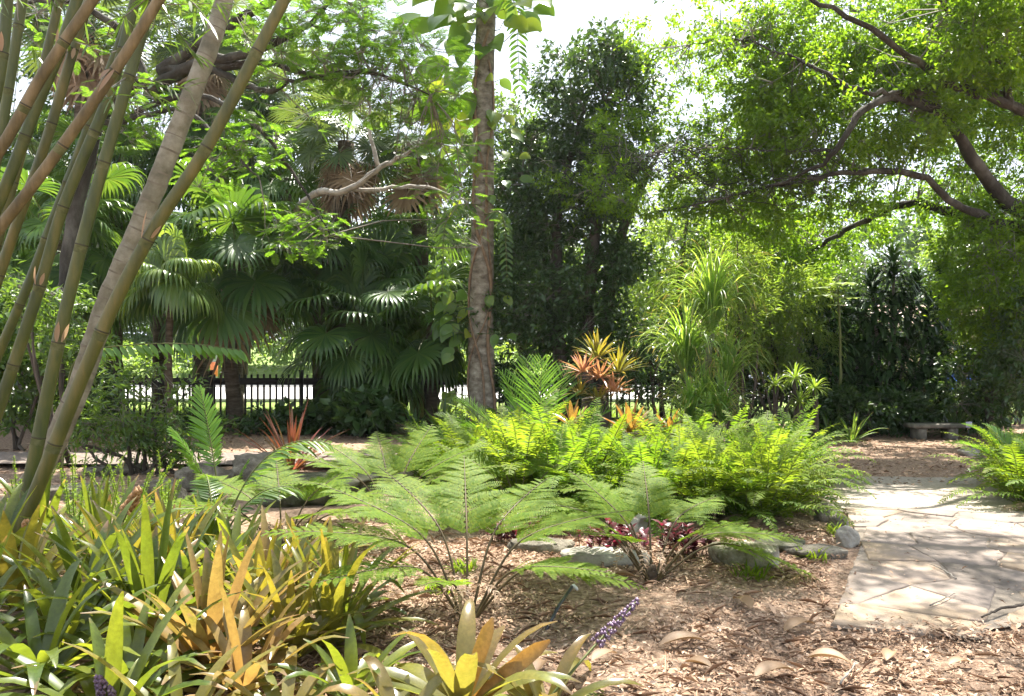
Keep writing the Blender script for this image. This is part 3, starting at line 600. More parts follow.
# ---- feathery tree at upper left (bipinnate leaves on long drooping boughs)
fbase = np.array([-8.3, 14.6, 0.0])
t = thing('feathery_tree', fbase, 'fine-leaved feathery tree spreading bright foliage at the upper left', 'tree')
w = MB(); LPf = []
LPf.append(limb(w, [fbase + [0, 0, -.1], fbase + [.1, 0, 2.5], P(92, 140, 14.5), P(140, 80, 14.4)], [.17, .15, .13, .11], 22, 9))
fl = [([(150, 90, 14.4), (200, 62, 14), (240, 55, 13.6), (300, 30, 13), (335, -5, 12.6)], [.12, .1, .075, .05, .02]),
      ([(160, 70, 14.4), (210, 70, 14), (265, 62, 13.6), (320, 78, 13.2), (370, 72, 12.8), (430, 95, 12.6)], [.12, .08, .06, .04, .03, .012]),
      ([(200, 62, 14), (260, 90, 13.5), (305, 78, 13), (360, 70, 12.8)], [.07, .05, .03, .012]),
      ([(100, 128, 14.5), (190, 95, 14), (260, 130, 13.5), (310, 200, 13.3), (330, 235, 13.2)], [.07, .05, .035, .02, .01]),
      ([(100, 128, 14.5), (180, 110, 14), (230, 150, 13.4), (260, 180, 13.2)], [.06, .04, .03, .012]),
      ([(150, 90, 14.4), (120, 30, 14), (60, 0, 13.6), (0, 10, 13.2)], [.1, .07, .04, .02]),
      ([(160, 70, 14.4), (240, 20, 13.8), (340, -40, 13), (420, -70, 12.6)], [.1, .08, .05, .02])]
for pp, rr in fl: LPf.append(limb(w, px(pp), rr, 26, 7, .015))
w.build('trunk', bark, t, smooth=True)
wb = MB(); f = MB(); limbf = np.concatenate(LPf)
def feather_leaves(f, S, Hdir, Lr=(.20, .34), pairs=12):
    """compound leaves: a midrib with pairs of narrow drooping pinnae"""
    n = len(S); L = rng.uniform(*Lr, n); D = nrm(Hdir + rng.normal(0, .45, (n, 3)) * [1, 1, .5])
    K = pairs; p, d, s = curve(S, D, UP, L, K, .35)
    strip(f, p, d, s, .004, taper)
    tt = np.linspace(0, 1, K + 1); ln = (.30 + .75 * np.sin(np.pi * (tt * .85 + .1))) * .34
    O = p[:, 1:].reshape(-1, 3); dd = d[:, 1:].reshape(-1, 3); ss = s[:, 1:].reshape(-1, 3); LL = (L[:, None] * ln[None, 1:]).ravel()
    for sg in (-1, 1):
        D2 = nrm(ss * sg + dd * .55 + rng.normal(0, .08, O.shape)); N2 = np.cross(ss, dd)
        blades(f, O, D2, N2, LL, LL * .07 + .0045, K=2, prof=lance, g=.35)
fb_ = [((330, 40, 12.9), (95, 45), 1.2, 300), ((400, 75, 12.7), (70, 50), 1.0, 170), ((240, 145, 13.4), (55, 32), .6, 75), ((300, 232, 13.2), (48, 28), .4, 70), ((210, 165, 13.5), (35, 30), .5, 30), ((430, 140, 13.2), (50, 45), .8, 60), ((60, 20, 13.4), (90, 40), 1, 35), ((130, 110, 14), (50, 40), .7, 60), ((310, 105, 13.2), (90, 25), .9, 30), ((280, -30, 13), (160, 50), 1.6, 160), ((455, 205, 14), (40, 60), .6, 40)]
for c, r, ry, n in fb_:
    n = int(n * 1.7)
    Yb = c[2]; C = P(*c); S = in_blob(C, (r[0] / F * Yb, ry, r[1] / F * Yb), n, .1)
    Hn = max(2, n // 9); Hc = S[rng.choice(n, Hn, replace=False)]
    k = np.argmin(np.linalg.norm(Hc[:, None] - limbf[None], axis=2), 1); twigs(wb, limbf[k], Hc, .014, .007, .08)
    k = np.argmin(np.linalg.norm(S[:, None] - Hc[None], axis=2), 1); twigs(wb, Hc[k], S, .006, .003, .1)
    hd_ = nrm(S - Hc[k] + rng.normal(0, .25, S.shape)); hd_[:, 2] *= .35
    feather_leaves(f, S, hd_)
wb.build('branches', twig, t); f.build('crown', feather_leaf, t)
# bleached dead bough in front of the sabals
t = thing('dead_tree', setz(P(335, 425, 18.9)), 'bare bleached tree with forked pale branches before the shaggy palm', 'tree')
w = MB()
limb(w, [setz(P(335, 425, 18.9)) - [0, 0, .1]] + px([(336, 340, 18.9), (316, 260, 18.4), (296, 214, 17.2), (318, 192, 16.5)]), [.10, .09, .08, .075, .07], 24, 7)
limb(w, px([(318, 192, 16.5), (350, 190, 16.3), (378, 168, 16), (405, 155, 15.8), (432, 138, 15.6)]), [.07, .065, .055, .04, .015], 20, 7)
limb(w, px([(378, 166, 16), (371, 135, 16), (370, 105, 16), (375, 82, 15.9), (392, 80, 15.8)]), [.05, .035, .025, .02, .012], 18, 6)
limb(w, px([(330, 192, 16.4), (390, 188, 16.2), (430, 188, 16), (468, 202, 15.8)]), [.05, .04, .03, .01], 18, 6)
limb(w, px([(378, 105, 15.9), (420, 98, 15.7), (455, 92, 15.6)]), [.025, .02, .008], 12, 6)
tw = MB(); e_ = np.array(px([(432, 138, 15.6), (405, 155, 15.8), (392, 80, 15.8), (370, 105, 16), (468, 202, 15.8), (430, 188, 16), (455, 92, 15.6), (420, 98, 15.7), (350, 190, 16.3), (378, 168, 16)]))
e_ = np.repeat(e_, 4, 0); t_ = e_ + rnd_unit(40) * rng.uniform(.25, .9, (40, 1)); twigs(tw, e_, t_, .010, .003, .14); m_ = e_ * .4 + t_ * .6; twigs(tw, m_, m_ + rnd_unit(40) * .35, .006, .002, .15); tw.build('branches', twig, t)
w.build('trunk', bleached, t, smooth=True)
# ================================================================== PALMS
def fan_leaves(mb, H, D, N, Rl, nseg=34, span=150, g=.9, gp=2.0, split=.55, K=7):
    """round pleated fan blades with split, hanging tips; H,D,N (n,3)"""
    n = len(H); D = nrm(D); S = nrm(np.cross(D, N)); a = np.radians(np.linspace(-span, span, nseg))
    dirs = (D[:, None] * np.cos(a)[None, :, None] + S[:, None] * np.sin(a)[None, :, None]).reshape(-1, 3)
    NN = np.cross(S, D)
    dirs = nrm(dirs + np.repeat(NN, nseg, 0) * (.10 * np.tile(np.cos(a * .5), n))[:, None] + rng.normal(0, .02, dirs.shape))
    ln = (np.repeat(Rl, nseg) * np.tile(.62 + .38 * np.cos(a * .62), n)) * rng.uniform(.93, 1.05, n * nseg)
    wd = ln * math.tan(math.radians(span) / (nseg - 1)) * 1.03
    prof = lambda t: np.where(t < split, np.maximum(t, .03), split * np.clip((1 - t) / (1 - split), .02, 1))
    blades(mb, np.repeat(H, nseg, 0), dirs, np.repeat(NN, nseg, 0), ln, wd, K=K, prof=prof, g=np.repeat(g, nseg) if np.ndim(g) else g, gp=gp, fold=.22)
def fan_crown(blade_mb, pet_mb, C, nl, lp, rl, e0=70, e1=-30, g=.9, pg=.5, nseg=34, az0=None, split=.55, gp=2.0):
    i = np.arange(nl); az = i * 2.39996 + (rng.uniform(0, 6) if az0 is None else az0); el = np.radians(e0 + (e1 - e0) * ((i + .5) / nl) ** .9 + rng.normal(0, 13, nl))
    D = np.stack([np.cos(az) * np.cos(el), np.sin(az) * np.cos(el), np.sin(el)], 1)
    side = np.stack([-np.sin(az), np.cos(az), az * 0], 1); N = np.cross(side, D) * -1
    N = np.where(N[:, 2:3] < 0, -N, N)
    Lp = lp * rng.uniform(.65, 1.3, nl)
    O = np.asarray(C) + np.stack([np.cos(az), np.sin(az), az * 0], 1) * .06 + [0, 0, 1] * (rng.uniform(-.25, .15, nl))[:, None]
    p, d, s = curve(O, D, N, Lp, 6, pg)
    strip(pet_mb, p, d, s, .016, lambda t: 1 - .45 * t, .5)
    De = d[:, -1] + rng.normal(0, .16, (nl, 3)) + [0, 0, -.30]; Ne = np.cross(s[:, -1], De); Ne = np.where(Ne[:, 2:3] < 0, -Ne, Ne)
    fan_leaves(blade_mb, p[:, -1], De, Ne + rng.normal(0, .22, (nl, 3)), rl * rng.uniform(.75, 1.2, nl), g=g * rng.uniform(.7, 1.5, nl), nseg=nseg, split=split, gp=gp)
def palm_trunk(mb, pts, rad, K=34):
    p, r = smoothline(pts, rad, K); p[1:-1] += rng.normal(0, .006, (K - 2, 3)); r = r * (1 + .07 * np.sin(np.arange(K) * 2.1) + rng.normal(0, .03, K)); tube(mb, p, r, 12)
def fan_palm(base, top, label, nl=26, lp=1.1, rl=.85, leaf=palm_leaf, g=1.5, skirt=0, tr=(.17, .12), e=(72, -38), name='fan_palm', skirt_mat=dead_leaf, nseg=34, bend=.1, split=.55, gp=2.0, boots=True):
    base = np.asarray(base, float); top = np.asarray(top, float)
    t = thing(name, base, label, 'palm', 'fan palms along the fence')
    w = MB(); mid = (base + top) / 2 + [bend * rng.normal(), bend * rng.normal(), 0]
    palm_trunk(w, [base - [0, 0, .1], base + [0, 0, .25], mid, top], [tr[0] * 1.25, tr[0], (tr[0] + tr[1]) / 2, tr[1]])
    w.build('trunk', palmbark, t, smooth=True)
    f = MB(); s = MB(); fan_crown(f, s, top, nl, lp, rl, e[0], e[1], g, nseg=nseg, split=split, gp=gp)
    s.build('leaf_stalks', stem_g, t); f.build('crown', leaf, t)
    if skirt:
        f = MB(); s = MB(); fan_crown(f, s, top - [0, 0, .25], skirt, lp * .75, rl * .95, -48, -84, 1.2, pg=.7, nseg=22, split=.4)
        f.build('dead_skirt', skirt_mat, t)
        for v in (s,): v.build('dead_stalks', stem_b, t)
    return t
def fp(pxx, Yb, pyt, label, dx=0, **k):
    b = setz(np.array([(pxx - CX) / F * Yb, Yb, 0])); fan_palm(b, P(pxx + dx, pyt, Yb), label, **k)
fp(236, 17.3, 262, 'large dark fan palm with slim trunk and long drooping leaves before the fence', nl=38, lp=1.3, rl=1.15, gp=3.0, g=5.5, skirt=5, e=(75, -42))
fp(171, 15.2, 283, 'small fan palm with sunlit weeping crown left of the large dark one', nl=17, lp=.5, rl=.78, g=5.5, tr=(.085, .06), e=(75, 5), gp=1.4, leaf=weep_leaf)
fp(340, 20.5, 175, 'tall fan palm rising behind the large dark one with lighter leaves', dx=-58, nl=26, lp=1.2, rl=.95, gp=3.0, g=5.5, leaf=palm_leaf)
fp(352, 17.4, 330, 'low bushy fan palm beside the bleached bough with leaves down to the fence rail', nl=34, lp=1.0, rl=.95, gp=3.0, g=5.5, e=(72, -62), dx=8)
fp(432, 17.6, 322, 'low fan palm just left of the vine-wrapped trunk', nl=30, lp=.95, rl=.95, gp=3.0, g=5.5, e=(72, -60))
fp(400, 19.6, 248, 'middle-height fan palm between the shaggy palm and the vine-wrapped trunk', nl=24, lp=1.1, rl=.95, gp=3.0, g=5.5)
fp(58, 16.5, 240, 'fan palm standing directly behind the crossing bamboo culms', nl=26, lp=1.2, rl=1.0, gp=3.0, g=5.5)
fp(118, 19.4, 190, 'tall fan palm behind the grey leaning trunk', nl=26, lp=1.25, rl=1.0, gp=3.0, g=5.5)
fp(-25, 17.5, 300, 'fan palm half cut off by the left edge behind the bamboo', nl=24, lp=1.1, rl=.95, gp=3.0, g=5.5)
fp(238, 20.6, 235, 'fan palm hidden mostly behind the large dark one near the small weeping palm', dx=-33, nl=22, lp=1.1, rl=.9, gp=3.0, g=5.5)
fp(322, 18.4, 262, 'shadowy low fan palm tucked right of the large dark one', nl=24, lp=.95, rl=.95, gp=3.0, g=5.5, e=(70, -55))
fp(385, 18.6, 296, 'bushy fan palm in the middle of the low palm thicket left of the ringed trunk', nl=26, lp=.95, rl=.95, gp=3.0, g=5.5, e=(72, -60))
fp(105, 18.2, 262, 'shadowy fan palm behind the foot of the grey leaning trunk', nl=26, lp=1.0, rl=.95, gp=3.0, g=5.5, e=(72, -60))
fp(160, 21.5, 150, 'tall dark fan palm whose crown fills the gap right of the grey leaning trunk', nl=28, lp=1.25, rl=1.1, gp=3.0, g=5.5, e=(75, -50))
fp(236, 22.0, 140, 'tall dark fan palm half veiled by feathery foliage above the large fan palm', nl=28, lp=1.25, rl=1.1, gp=3.0, g=5.5, e=(75, -50))
fp(345, 22.5, 105, 'tallest fan palm showing stiff leaves against the sky left of the shaggy palm', dx=-49, nl=28, lp=1.1, rl=.95, g=.9, leaf=sabal_leaf, e=(80, -30))
fp(40, 20.5, 160, 'tall dark fan palm seen between the upper bamboo culms', nl=28, lp=1.25, rl=1.1, gp=3.0, g=5.5, e=(75, -50))
fp(332, 18.9, 142, 'shaggy cabbage palm with a pale brown skirt of dead fronds', nl=34, lp=1.0, rl=.85, g=.55, leaf=sabal_leaf, skirt=22, tr=(.22, .2), e=(80, -25), nseg=30, split=.45, name='cabbage_palm', dx=14)
fp(418, 19.8, 145, 'shaggy cabbage palm left of the vine-wrapped trunk with a grey skirt', nl=30, lp=1.0, rl=.85, g=.55, leaf=sabal_leaf, skirt=16, tr=(.22, .2), e=(80, -25), nseg=30, split=.45, name='cabbage_palm')
fp(85, 19.5, 25, 'tall cabbage palm with a dark brown skirt behind the upper bamboo culms', nl=34, lp=1.15, rl=.95, g=.6, leaf=sabal_leaf, skirt=24, tr=(.24, .22), e=(80, -25), nseg=30, split=.45, name='cabbage_palm')
fp(200, 21.5, 40, 'tall cabbage palm with hanging brown fronds behind the top of the grey leaning trunk', nl=32, lp=1.05, rl=.9, g=.6, leaf=sabal_leaf, skirt=24, tr=(.22, .2), e=(80, -25), nseg=30, split=.45, name='cabbage_palm')

# ================================================================== FENCE, BENCH, FAR THINGS
FY = 18.3; fx0, fx1 = -13.0, 3.4
t = thing('picket_fence', (fx0, FY, 0), 'dark picket fence running behind the palms', 'fence')
m = MB(); box(m, ((fx0 + fx1) / 2, FY, 1.02), (fx1 - fx0, .05, .16)); m.build('top_rail', black_paint, t)
m = MB(); box(m, ((fx0 + fx1) / 2, FY, .16), (fx1 - fx0, .04, .07)); m.build('bottom_rail', black_paint, t)
m = MB()
for x in np.arange(fx0 + .07, fx1, .142): box(m, (x, FY + .048, .62 + rng.normal(0, .004)), (.044, .036, 1.12), rng.normal(0, .05), .004)
m.build('picket', black_paint, t)
for x in np.arange(fx0, fx1 + .1, 2.05):
    m = MB(); box(m, (x, FY - .07, .62), (.085, .085, 1.26), 0, .01); p = m.build('post', black_paint, t)
    m = MB(); box(m, (x, FY - .07, 1.265), (.11, .11, .03), 0, .008); c = m.build('post_cap', black_paint, p)
bb = setz(P(934, 440, 15.4)); bb[2] = 0
t = thing('stone_bench', bb, 'low weathered stone bench at the back of the clearing', 'bench')
m = MB(); box(m, bb + [0, 0, .265], (1.02, .40, .085), .04, .018); m.build('seat', bench_m, t)
for sx in (-.30, .30):
    m = MB(); box(m, bb + [sx, 0, .11], (.17, .32, .222), .04, .015); m.build('leg', bench_m, t)
tb = bb + [.46, -.36, 0]
t = thing('plant_tag', tb, 'small pale lilac plant tag on a thin stake beside the stone bench', 'plant tag')
m = MB(); tube(m, [tb, tb + [0, 0, .27]], .007, 6); m.build('stake', plast, t)
m = MB(); box(m, tb + [0, -.012, .31], (.115, .008, .11), 0, .002); m.build('plate', tag_m, t)
# cars glimpsed through the planting
def car(base, rz, paint, label, L=4.4):
    t = thing('parked_car', base, label, 'car', 'cars parked beyond the garden'); t.rotation_euler = (0, 0, rz)
    B = np.asarray(base, float)
    def extr(prof, w0, w1, zsplit):
        mb = MB(); pr = np.array(prof); n = len(pr); V = []
        for sg in (-1, 1):
            ww = np.where(pr[:, 1] > zsplit, w1, w0)
            V.append(np.stack([pr[:, 0], sg * ww, pr[:, 1]], 1) + B)
        V = np.concatenate(V + [np.array([[0, -w0, .5], [0, w0, .5]]) + B]); i = np.arange(n); j = (i + 1) % n
        mb.add(V, np.stack([i, j, n + j, n + i], 1), np.concatenate([np.stack([j, i, np.full(n, 2 * n)], 1), np.stack([n + i, n + j, np.full(n, 2 * n + 1)], 1)])); return mb
    extr([(-2.15, .28), (-2.2, .55), (-2.1, .82), (-1.2, .92), (.9, .92), (1.95, .80), (2.2, .58), (2.15, .28), (1.75, .22), (-1.75, .22)], .84, .80, .7).build('body', paint, t)
    ca = extr([(-1.65, .915), (-1.1, 1.36), (-.6, 1.45), (.15, 1.44), (.6, 1.30), (1.15, .915)], .78, .62, 1.0).build('cabin', paint, t)
    for sg in (-1, 1):
        m = MB(); y = sg * .735
        m.add(np.array([[-1.25, sg * .782, .97], [-.2, sg * .782, .97], [-.2, sg * .66, 1.36], [-.95, sg * .66, 1.34]]) + B, [[0, 1, 2, 3]])
        m.add(np.array([[-.12, sg * .782, .97], [.95, sg * .782, .97], [.45, sg * .66, 1.30], [-.12, sg * .66, 1.36]]) + B, [[0, 1, 2, 3]])
        m.build('window', glass_d, t)
    for x, lo in ((.99, 1), (-1.5, -1)):
        m = MB(); m.add(np.array([[x + lo * .17, -.66, .95], [x + lo * .17, .66, .95], [x - lo * .33, .56, 1.32], [x - lo * .33, -.56, 1.32]]) + B, [[0, 1, 2, 3]]); m.build('windscreen', glass_d, t)
    for x in (-1.35, 1.38):
        for sg in (-1, 1):
            m = MB(); c = B + [x, sg * .78, .32]; tube(m, [c - [0, .1, 0], c + [0, .1, 0]], .32, 18); wh = m.build('wheel', rubber, t)
            m = MB(); tube(m, [c - [0, .112, 0], c + [0, .112, 0]], .19, 14); m.build('rim', rim_m, wh)
    for sg in (-1, 1):
        m = MB(); box(m, B + [2.14, sg * .6, .63], (.12, .32, .12), 0, .02); m.build('headlight', lamp_m, t)
def far_car(pxx, Yb, rz, paint, label):
    x = (pxx - CX) / F * Yb; car((x, Yb, float(ground_h(x, Yb)) + .01), rz, paint, label)
far_car(212, 57, .06, car_blue, 'navy car parked beyond the road behind the small weeping palm')
far_car(28, 56, .05, car_silver, 'silver car parked beyond the road behind the bamboo bases')
far_car(965, 33, 3.10, car_cobalt, 'cobalt blue car glimpsed between the shrubs right of the dracaenas')
far_car(772, 34, .02, car_silver, 'silver car glimpsed through the shrubs behind the ponytail plant')
pb_ = setz(P(214, 390, 44))
t = thing('street_pole', pb_, 'weathered pole with an orange band beyond the road behind the palms', 'pole')
m = MB(); tube(m, [pb_, pb_ + [0, 0, 7.5]], [.19, .14], 12); m.build('shaft', pole_m, t, smooth=True)
m = MB(); tube(m, [pb_ + [0, 0, .45], pb_ + [0, 0, 1.25]], .205, 12); m.build('band', band_m, t, smooth=True)
m = MB(); box(m, pb_ + [0, 0, 7.0], (1.8, .1, .12)); m.build('crossarm', pole_m, t)
# low tan building beyond the right shrubs
bx, by = 22.5, 46.0; g0 = float(ground_h(bx, by))
t = thing('low_building', (bx, by, g0), 'long low tan building glimpsed through the shrubs at the right', 'building')
m = MB(); box(m, (bx, by + 3, g0 + 1.5), (22, 6, 3.0)); m.build('wall', stucco, t)
m = MB(); hx = 11.6
m.add(np.array([[bx - hx, by - .6, g0 + 2.95], [bx + hx, by - .6, g0 + 2.95], [bx + hx, by + 6.6, g0 + 2.95], [bx - hx, by + 6.6, g0 + 2.95], [bx - hx + 2, by + 3, g0 + 4.6], [bx + hx - 2, by + 3, g0 + 4.6],
                [bx - hx, by - .6, g0 + 2.8], [bx + hx, by - .6, g0 + 2.8]]), [[0, 1, 5, 4], [2, 3, 4, 5], [6, 7, 1, 0]], [[1, 2, 5], [3, 0, 4]]); m.build('roof', roof_m, t)
for x in np.arange(-9, 9.1, 3.6):
    m = MB(); box(m, (bx + x, by - .03, g0 + 1.6), (1.5, .1, 1.2)); fr = m.build('window', white_pl, t)
    m = MB(); box(m, (bx + x, by - .07, g0 + 1.6), (1.34, .05, 1.04)); m.build('pane', glass_d, fr)

# ================================================================== BAMBOO AND LEANING TRUNK
def culm(pts, r0, r1, mat, label, gap=.42, sprig=0):
    P_ = np.array([P(*p) for p in pts]); low, hi = P_[0], P_[1]
    d = nrm((P_[1] - P_[0])[None])[0]; base = P_[0] - d * (P_[0][2] + .05) / max(d[2], .2)
    pts2 = np.concatenate([[base], P_]); pts2 = np.concatenate([pts2, [P_[-1] + (P_[-1] - P_[-2]) * .6]])
    p, _ = smoothline(pts2, np.ones(len(pts2)), 60); ln = np.concatenate([[0], np.cumsum(np.linalg.norm(np.diff(p, axis=0), axis=1))])
    t = thing('bamboo_culm', base, label, 'bamboo', 'bamboo culms leaning at the left')
    body = MB(); S = []; Rr = []; s = rng.uniform(.1, .3); tot = ln[-1]; ns = []; ring = []
    while s < tot: ns.append(s); s += gap * rng.uniform(.85, 1.15)
    def at(s): return np.array([np.interp(s, ln, p[:, k]) for k in range(3)])
    rad = lambda s: r0 + (r1 - r0) * s / tot
    prev = 0
    for s in ns + [tot]:
        for f in (.02, .2, .4, .6, .8, .92, .985):
            ss = prev + (s - prev) * f; S.append(at(ss)); Rr.append(rad(ss) * (1 + .03 * (2 * f - 1) ** 6)); ring.append(2 if f > .9 and s < tot else 0)
        if s < tot:
            for ds_, m_ in ((-.006, 1.05), (0, 1.085), (.006, 1.05)): S.append(at(s + ds_)); Rr.append(rad(s) * m_); ring.append(1)
        prev = s
    tube(body, S, Rr, 14); mi = np.repeat([1 if ring[k] == 1 and ring[k + 1] == 1 else (2 if ring[k] == 2 and ring[k + 1] == 2 else 0) for k in range(len(S) - 1)], 14); mi = np.concatenate([mi, np.zeros(28, int)])
    body.build('culm', [mat, nodemat, bloom], t, smooth=True, midx=mi)
    f = MB()
    for s in ns[1:]:
        if rng.random() < .16:
            a_ = at(s); n_ = 2; az_ = rng.uniform(-2.6, -.5, n_); o_ = np.stack([np.cos(az_), np.sin(az_), 0 * az_], 1); blades(f, a_ + o_ * rad(s), nrm(o_ * .35 + nrm((at(s + .05) - a_)[None]) * rng.choice([-1, 1])), o_, rng.uniform(.10, .24, n_), rng.uniform(.012, .022, n_), 5, lance, .25, fold=.4)
    f.build('dry_sheaths', dead_leaf, t)
    if sprig:
        f = MB(); w_ = MB(); k = len(ns)
        for s in [q for q in ns if at(q)[2] > 2.6][-sprig:]:
            a = at(s); D = nrm(rng.normal(0, 1, (3, 3)) + [0.2, 0, -.2]); e = a + D * rng.uniform(.3, .6, (3, 1)); twigs(w_, np.repeat(a[None], 3, 0), e, .006, .003)
            O = np.repeat(a[None] , 36, 0); tt = rng.uniform(.4, 1.1, 36); O = a + np.repeat(D, 12, 0) * (tt * .5)[:, None]
            blades(f, O, np.repeat(D, 12, 0) + rng.normal(0, .6, (36, 3)) + [0, 0, -.2], UP, rng.uniform(.13, .22, 36), .012, 3, lance, .5)
        w_.build('twigs', twig, t); f.build('leaves', mid_leaf, t)
culm([(28, 512, 5.9), (100, 335, 5.9), (152, 232, 5.9), (205, 150, 5.9), (262, 42, 5.9), (292, -15, 5.9)], .053, .042, culm_o, 'thick olive bamboo culm in front of the grey leaning trunk', 0.81)
culm([(32, 470, 6.5), (60, 335, 6.5), (88, 220, 6.5), (118, 115, 6.5), (150, 5, 6.5)], .054, .042, culm_g, 'upright green bamboo culm beside the thick olive one', 0.71, 2)
culm([(-12, 440, 7.0), (38, 292, 7.0), (64, 205, 7.0), (110, 92, 7.0), (134, 5, 7.0)], .052, .042, culm_g, 'green bamboo culm crossed by the long brown culm', 0.68, 2)
culm([(-22, 400, 7.6), (26, 290, 7.6), (56, 212, 7.6), (88, 128, 7.6), (128, 20, 7.6)], .046, .036, culm_g, 'thinner green bamboo culm behind the crossed one', 0.65)
culm([(-90, 340, 5.6), (-2, 230, 5.6), (52, 160, 5.6), (112, 75, 5.6), (162, -5, 5.6)], .042, .036, culm_b, 'long tan-brown bamboo culm slanting across the green ones', 0.74, 1)
culm([(-60, 330, 6.8), (0, 200, 6.8), (37, 105, 6.8), (60, 50, 6.8), (80, -10, 6.8)], .052, .044, culm_g, 'dark green bamboo culm reaching the top edge beside the fork of brown culms', 0.70)
culm([(-30, 360, 7.2), (14, 232, 7.2), (45, 145, 7.2), (72, 55, 7.2), (92, -10, 7.2)], .048, .04, culm_o, 'olive bamboo culm just right of the dark green one', 0.70)
culm([(-75, 260, 6.2), (0, 150, 6.2), (42, 76, 6.2), (96, -5, 6.2)], .046, .04, culm_b, 'short visible brown bamboo culm at the upper left crossing two greens', 0.68)
culm([(-45, 330, 7.8), (-8, 180, 7.8), (10, 80, 7.8), (24, -10, 7.8)], .052, .044, culm_g, 'steep green bamboo culm second from the left edge', 0.70, 2)
culm([(-52, 300, 6.6), (-12, 130, 6.6), (2, 60, 6.6), (9, -20, 6.6)], .048, .042, culm_g, 'steep dark bamboo culm touching the left edge', 0.70, 1)
culm([(-18, 300, 8.2), (30, 120, 8.2), (62, -10, 8.2)], .05, .04, culm_o, 'thin olive bamboo culm far back in the clump', 0.65)
lt = [(40, 470, 8.2), (78, 390, 8.2), (106, 305, 8.2), (140, 225, 8.2), (178, 130, 8.2), (212, 40, 8.2), (228, -12, 8.2)]
lp_ = np.array([P(*p) for p in lt]); base = setz(lp_[0] + [-.35, 0, -.6])
t = thing('leaning_palm', base, 'smooth grey ringed trunk leaning behind the thick olive bamboo', 'palm')
p, r = smoothline(np.concatenate([[base], lp_, [lp_[-1] + (lp_[-1] - lp_[-2]) * 2.2]]), np.linspace(.118, .084, 9), 90)
p += rng.normal(0, .003, p.shape)
K_ = 420; u_ = np.linspace(0, 89, K_); p4 = np.stack([np.interp(u_, np.arange(90), p[:, k]) for k in range(3)], 1); r4 = np.interp(u_, np.arange(90), r) * (1 + .012 * np.sin(u_ * 1.3))
ring = np.zeros(K_ - 1, int); k = 6
while k < K_ - 4: ring[k] = 1; r4[k:k + 2] *= 1.012; k += int(rng.integers(6, 13))
m = MB(); tube(m, p4, r4, 16); scar = solid('leaf_scar', [(.09, .075, .055), (.17, .15, .115), (.24, .215, .17)], rough=.95, scale=7, bump=.3)
m.build('trunk', [greybark, scar], t, smooth=True, midx=np.concatenate([np.repeat(ring, 16), np.zeros(32, int)]))
def pinnate(leafmb, stemmb, O, D, N, L, g, pairs, ll, lw, ang0=65, ang1=25, lg=.5, stalk=.15, Kl=4, rw=.010, gp=1.0, prof=lance, fold=.25, vee=.25, lenprof=None, jit=.06):
    """pinnate fronds, all of one plant at once"""
    K = 16; n = len(O); p, d, s = curve(O, D, N, L, K, g, gp)
    tt = np.linspace(stalk, .985, pairs); idx = tt * K; i0 = np.minimum(idx.astype(int), K - 1); f = (idx - i0)[None, :, None]
    pp = p[:, i0] * (1 - f) + p[:, i0 + 1] * f; ds = nrm(d[:, i0] * (1 - f) + d[:, i0 + 1] * f); ss = nrm(s[:, i0] * (1 - f) + s[:, i0 + 1] * f)
    u = (tt - stalk) / (1 - stalk); lp = lenprof(u) if lenprof else np.clip(np.sin(np.pi * (.14 + .82 * u)), .12, 1) ** .8
    an = np.radians(ang0 + (ang1 - ang0) * u); L_ = np.broadcast_to(np.asarray(L, float), (n,))
    nn = np.cross(ss, ds); nn = np.where(nn[..., 2:3] < 0, -nn, nn)
    for sg in (-1, 1):
        dl = ds * np.cos(an)[None, :, None] + ss * (sg * np.sin(an))[None, :, None] + nn * vee + rng.normal(0, jit, ss.shape)
        LL = ll * (L_ / L_.mean())[:, None] * lp[None] * rng.uniform(.9, 1.08, (n, pairs))
        blades(leafmb, pp.reshape(-1, 3), dl.reshape(-1, 3), nn.reshape(-1, 3), LL.ravel(), lw * (.45 + .55 * np.tile(lp, n)), K=Kl, prof=prof, g=lg, fold=fold)
    for k in range(n): tube(stemmb, p[k], rw * np.linspace(1.2, .25, K + 1), 5, cap=False)
# crown of the leaning palm, above the frame
f = MB(); s = MB(); tp = p[-1]; az = np.arange(6) * 2.4; D = np.stack([np.cos(az), np.sin(az), .7 + 0 * az], 1)
pinnate(f, s, np.repeat(tp[None], 6, 0), D, UP, np.full(6, 1.7), .9, 34, .45, .018, stalk=.12, rw=.018)
s.build('leaf_stalks', stem_g, t); f.build('crown', palm_leaf, t)

# ================================================================== VINE-WRAPPED TRUNK
vb = setz(P(482, 421, 16.4))
t = thing('ringed_palm', vb, 'tall straight ringed trunk wrapped by a brown vine, in front of the fence', 'palm')
p, r = smoothline([vb - [0, 0, .1], vb + [0, 0, .12], vb + [0, 0, .5], P(481, 330, 16.4), P(483, 200, 16.4), P(484, 80, 16.4), P(487, -20, 16.4), P(488, -160, 16.4)], [.50, .42, .31, .255, .225, .205, .20, .19], 110)
r *= 1 + .02 * np.sin(np.arange(110) * 1.9); m = MB(); tube(m, p, r, 18); m.build('trunk', vinebark, t, smooth=True)
f = MB(); s = MB(); az = np.arange(11) * 2.4; D = np.stack([np.cos(az), np.sin(az), .9 + 0 * az], 1)
pinnate(f, s, np.repeat(p[-1][None], 11, 0), D, UP, np.full(11, 2.6), 1.1, 40, .55, .02, stalk=.1, rw=.022); s.build('leaf_stalks', stem_g, t); f.build('crown', palm_leaf, t)
t = thing('climbing_vine', vb + [0, -.35, 0], 'twisting brown vine with big glossy leaves climbing the ringed trunk', 'vine')
m = MB()
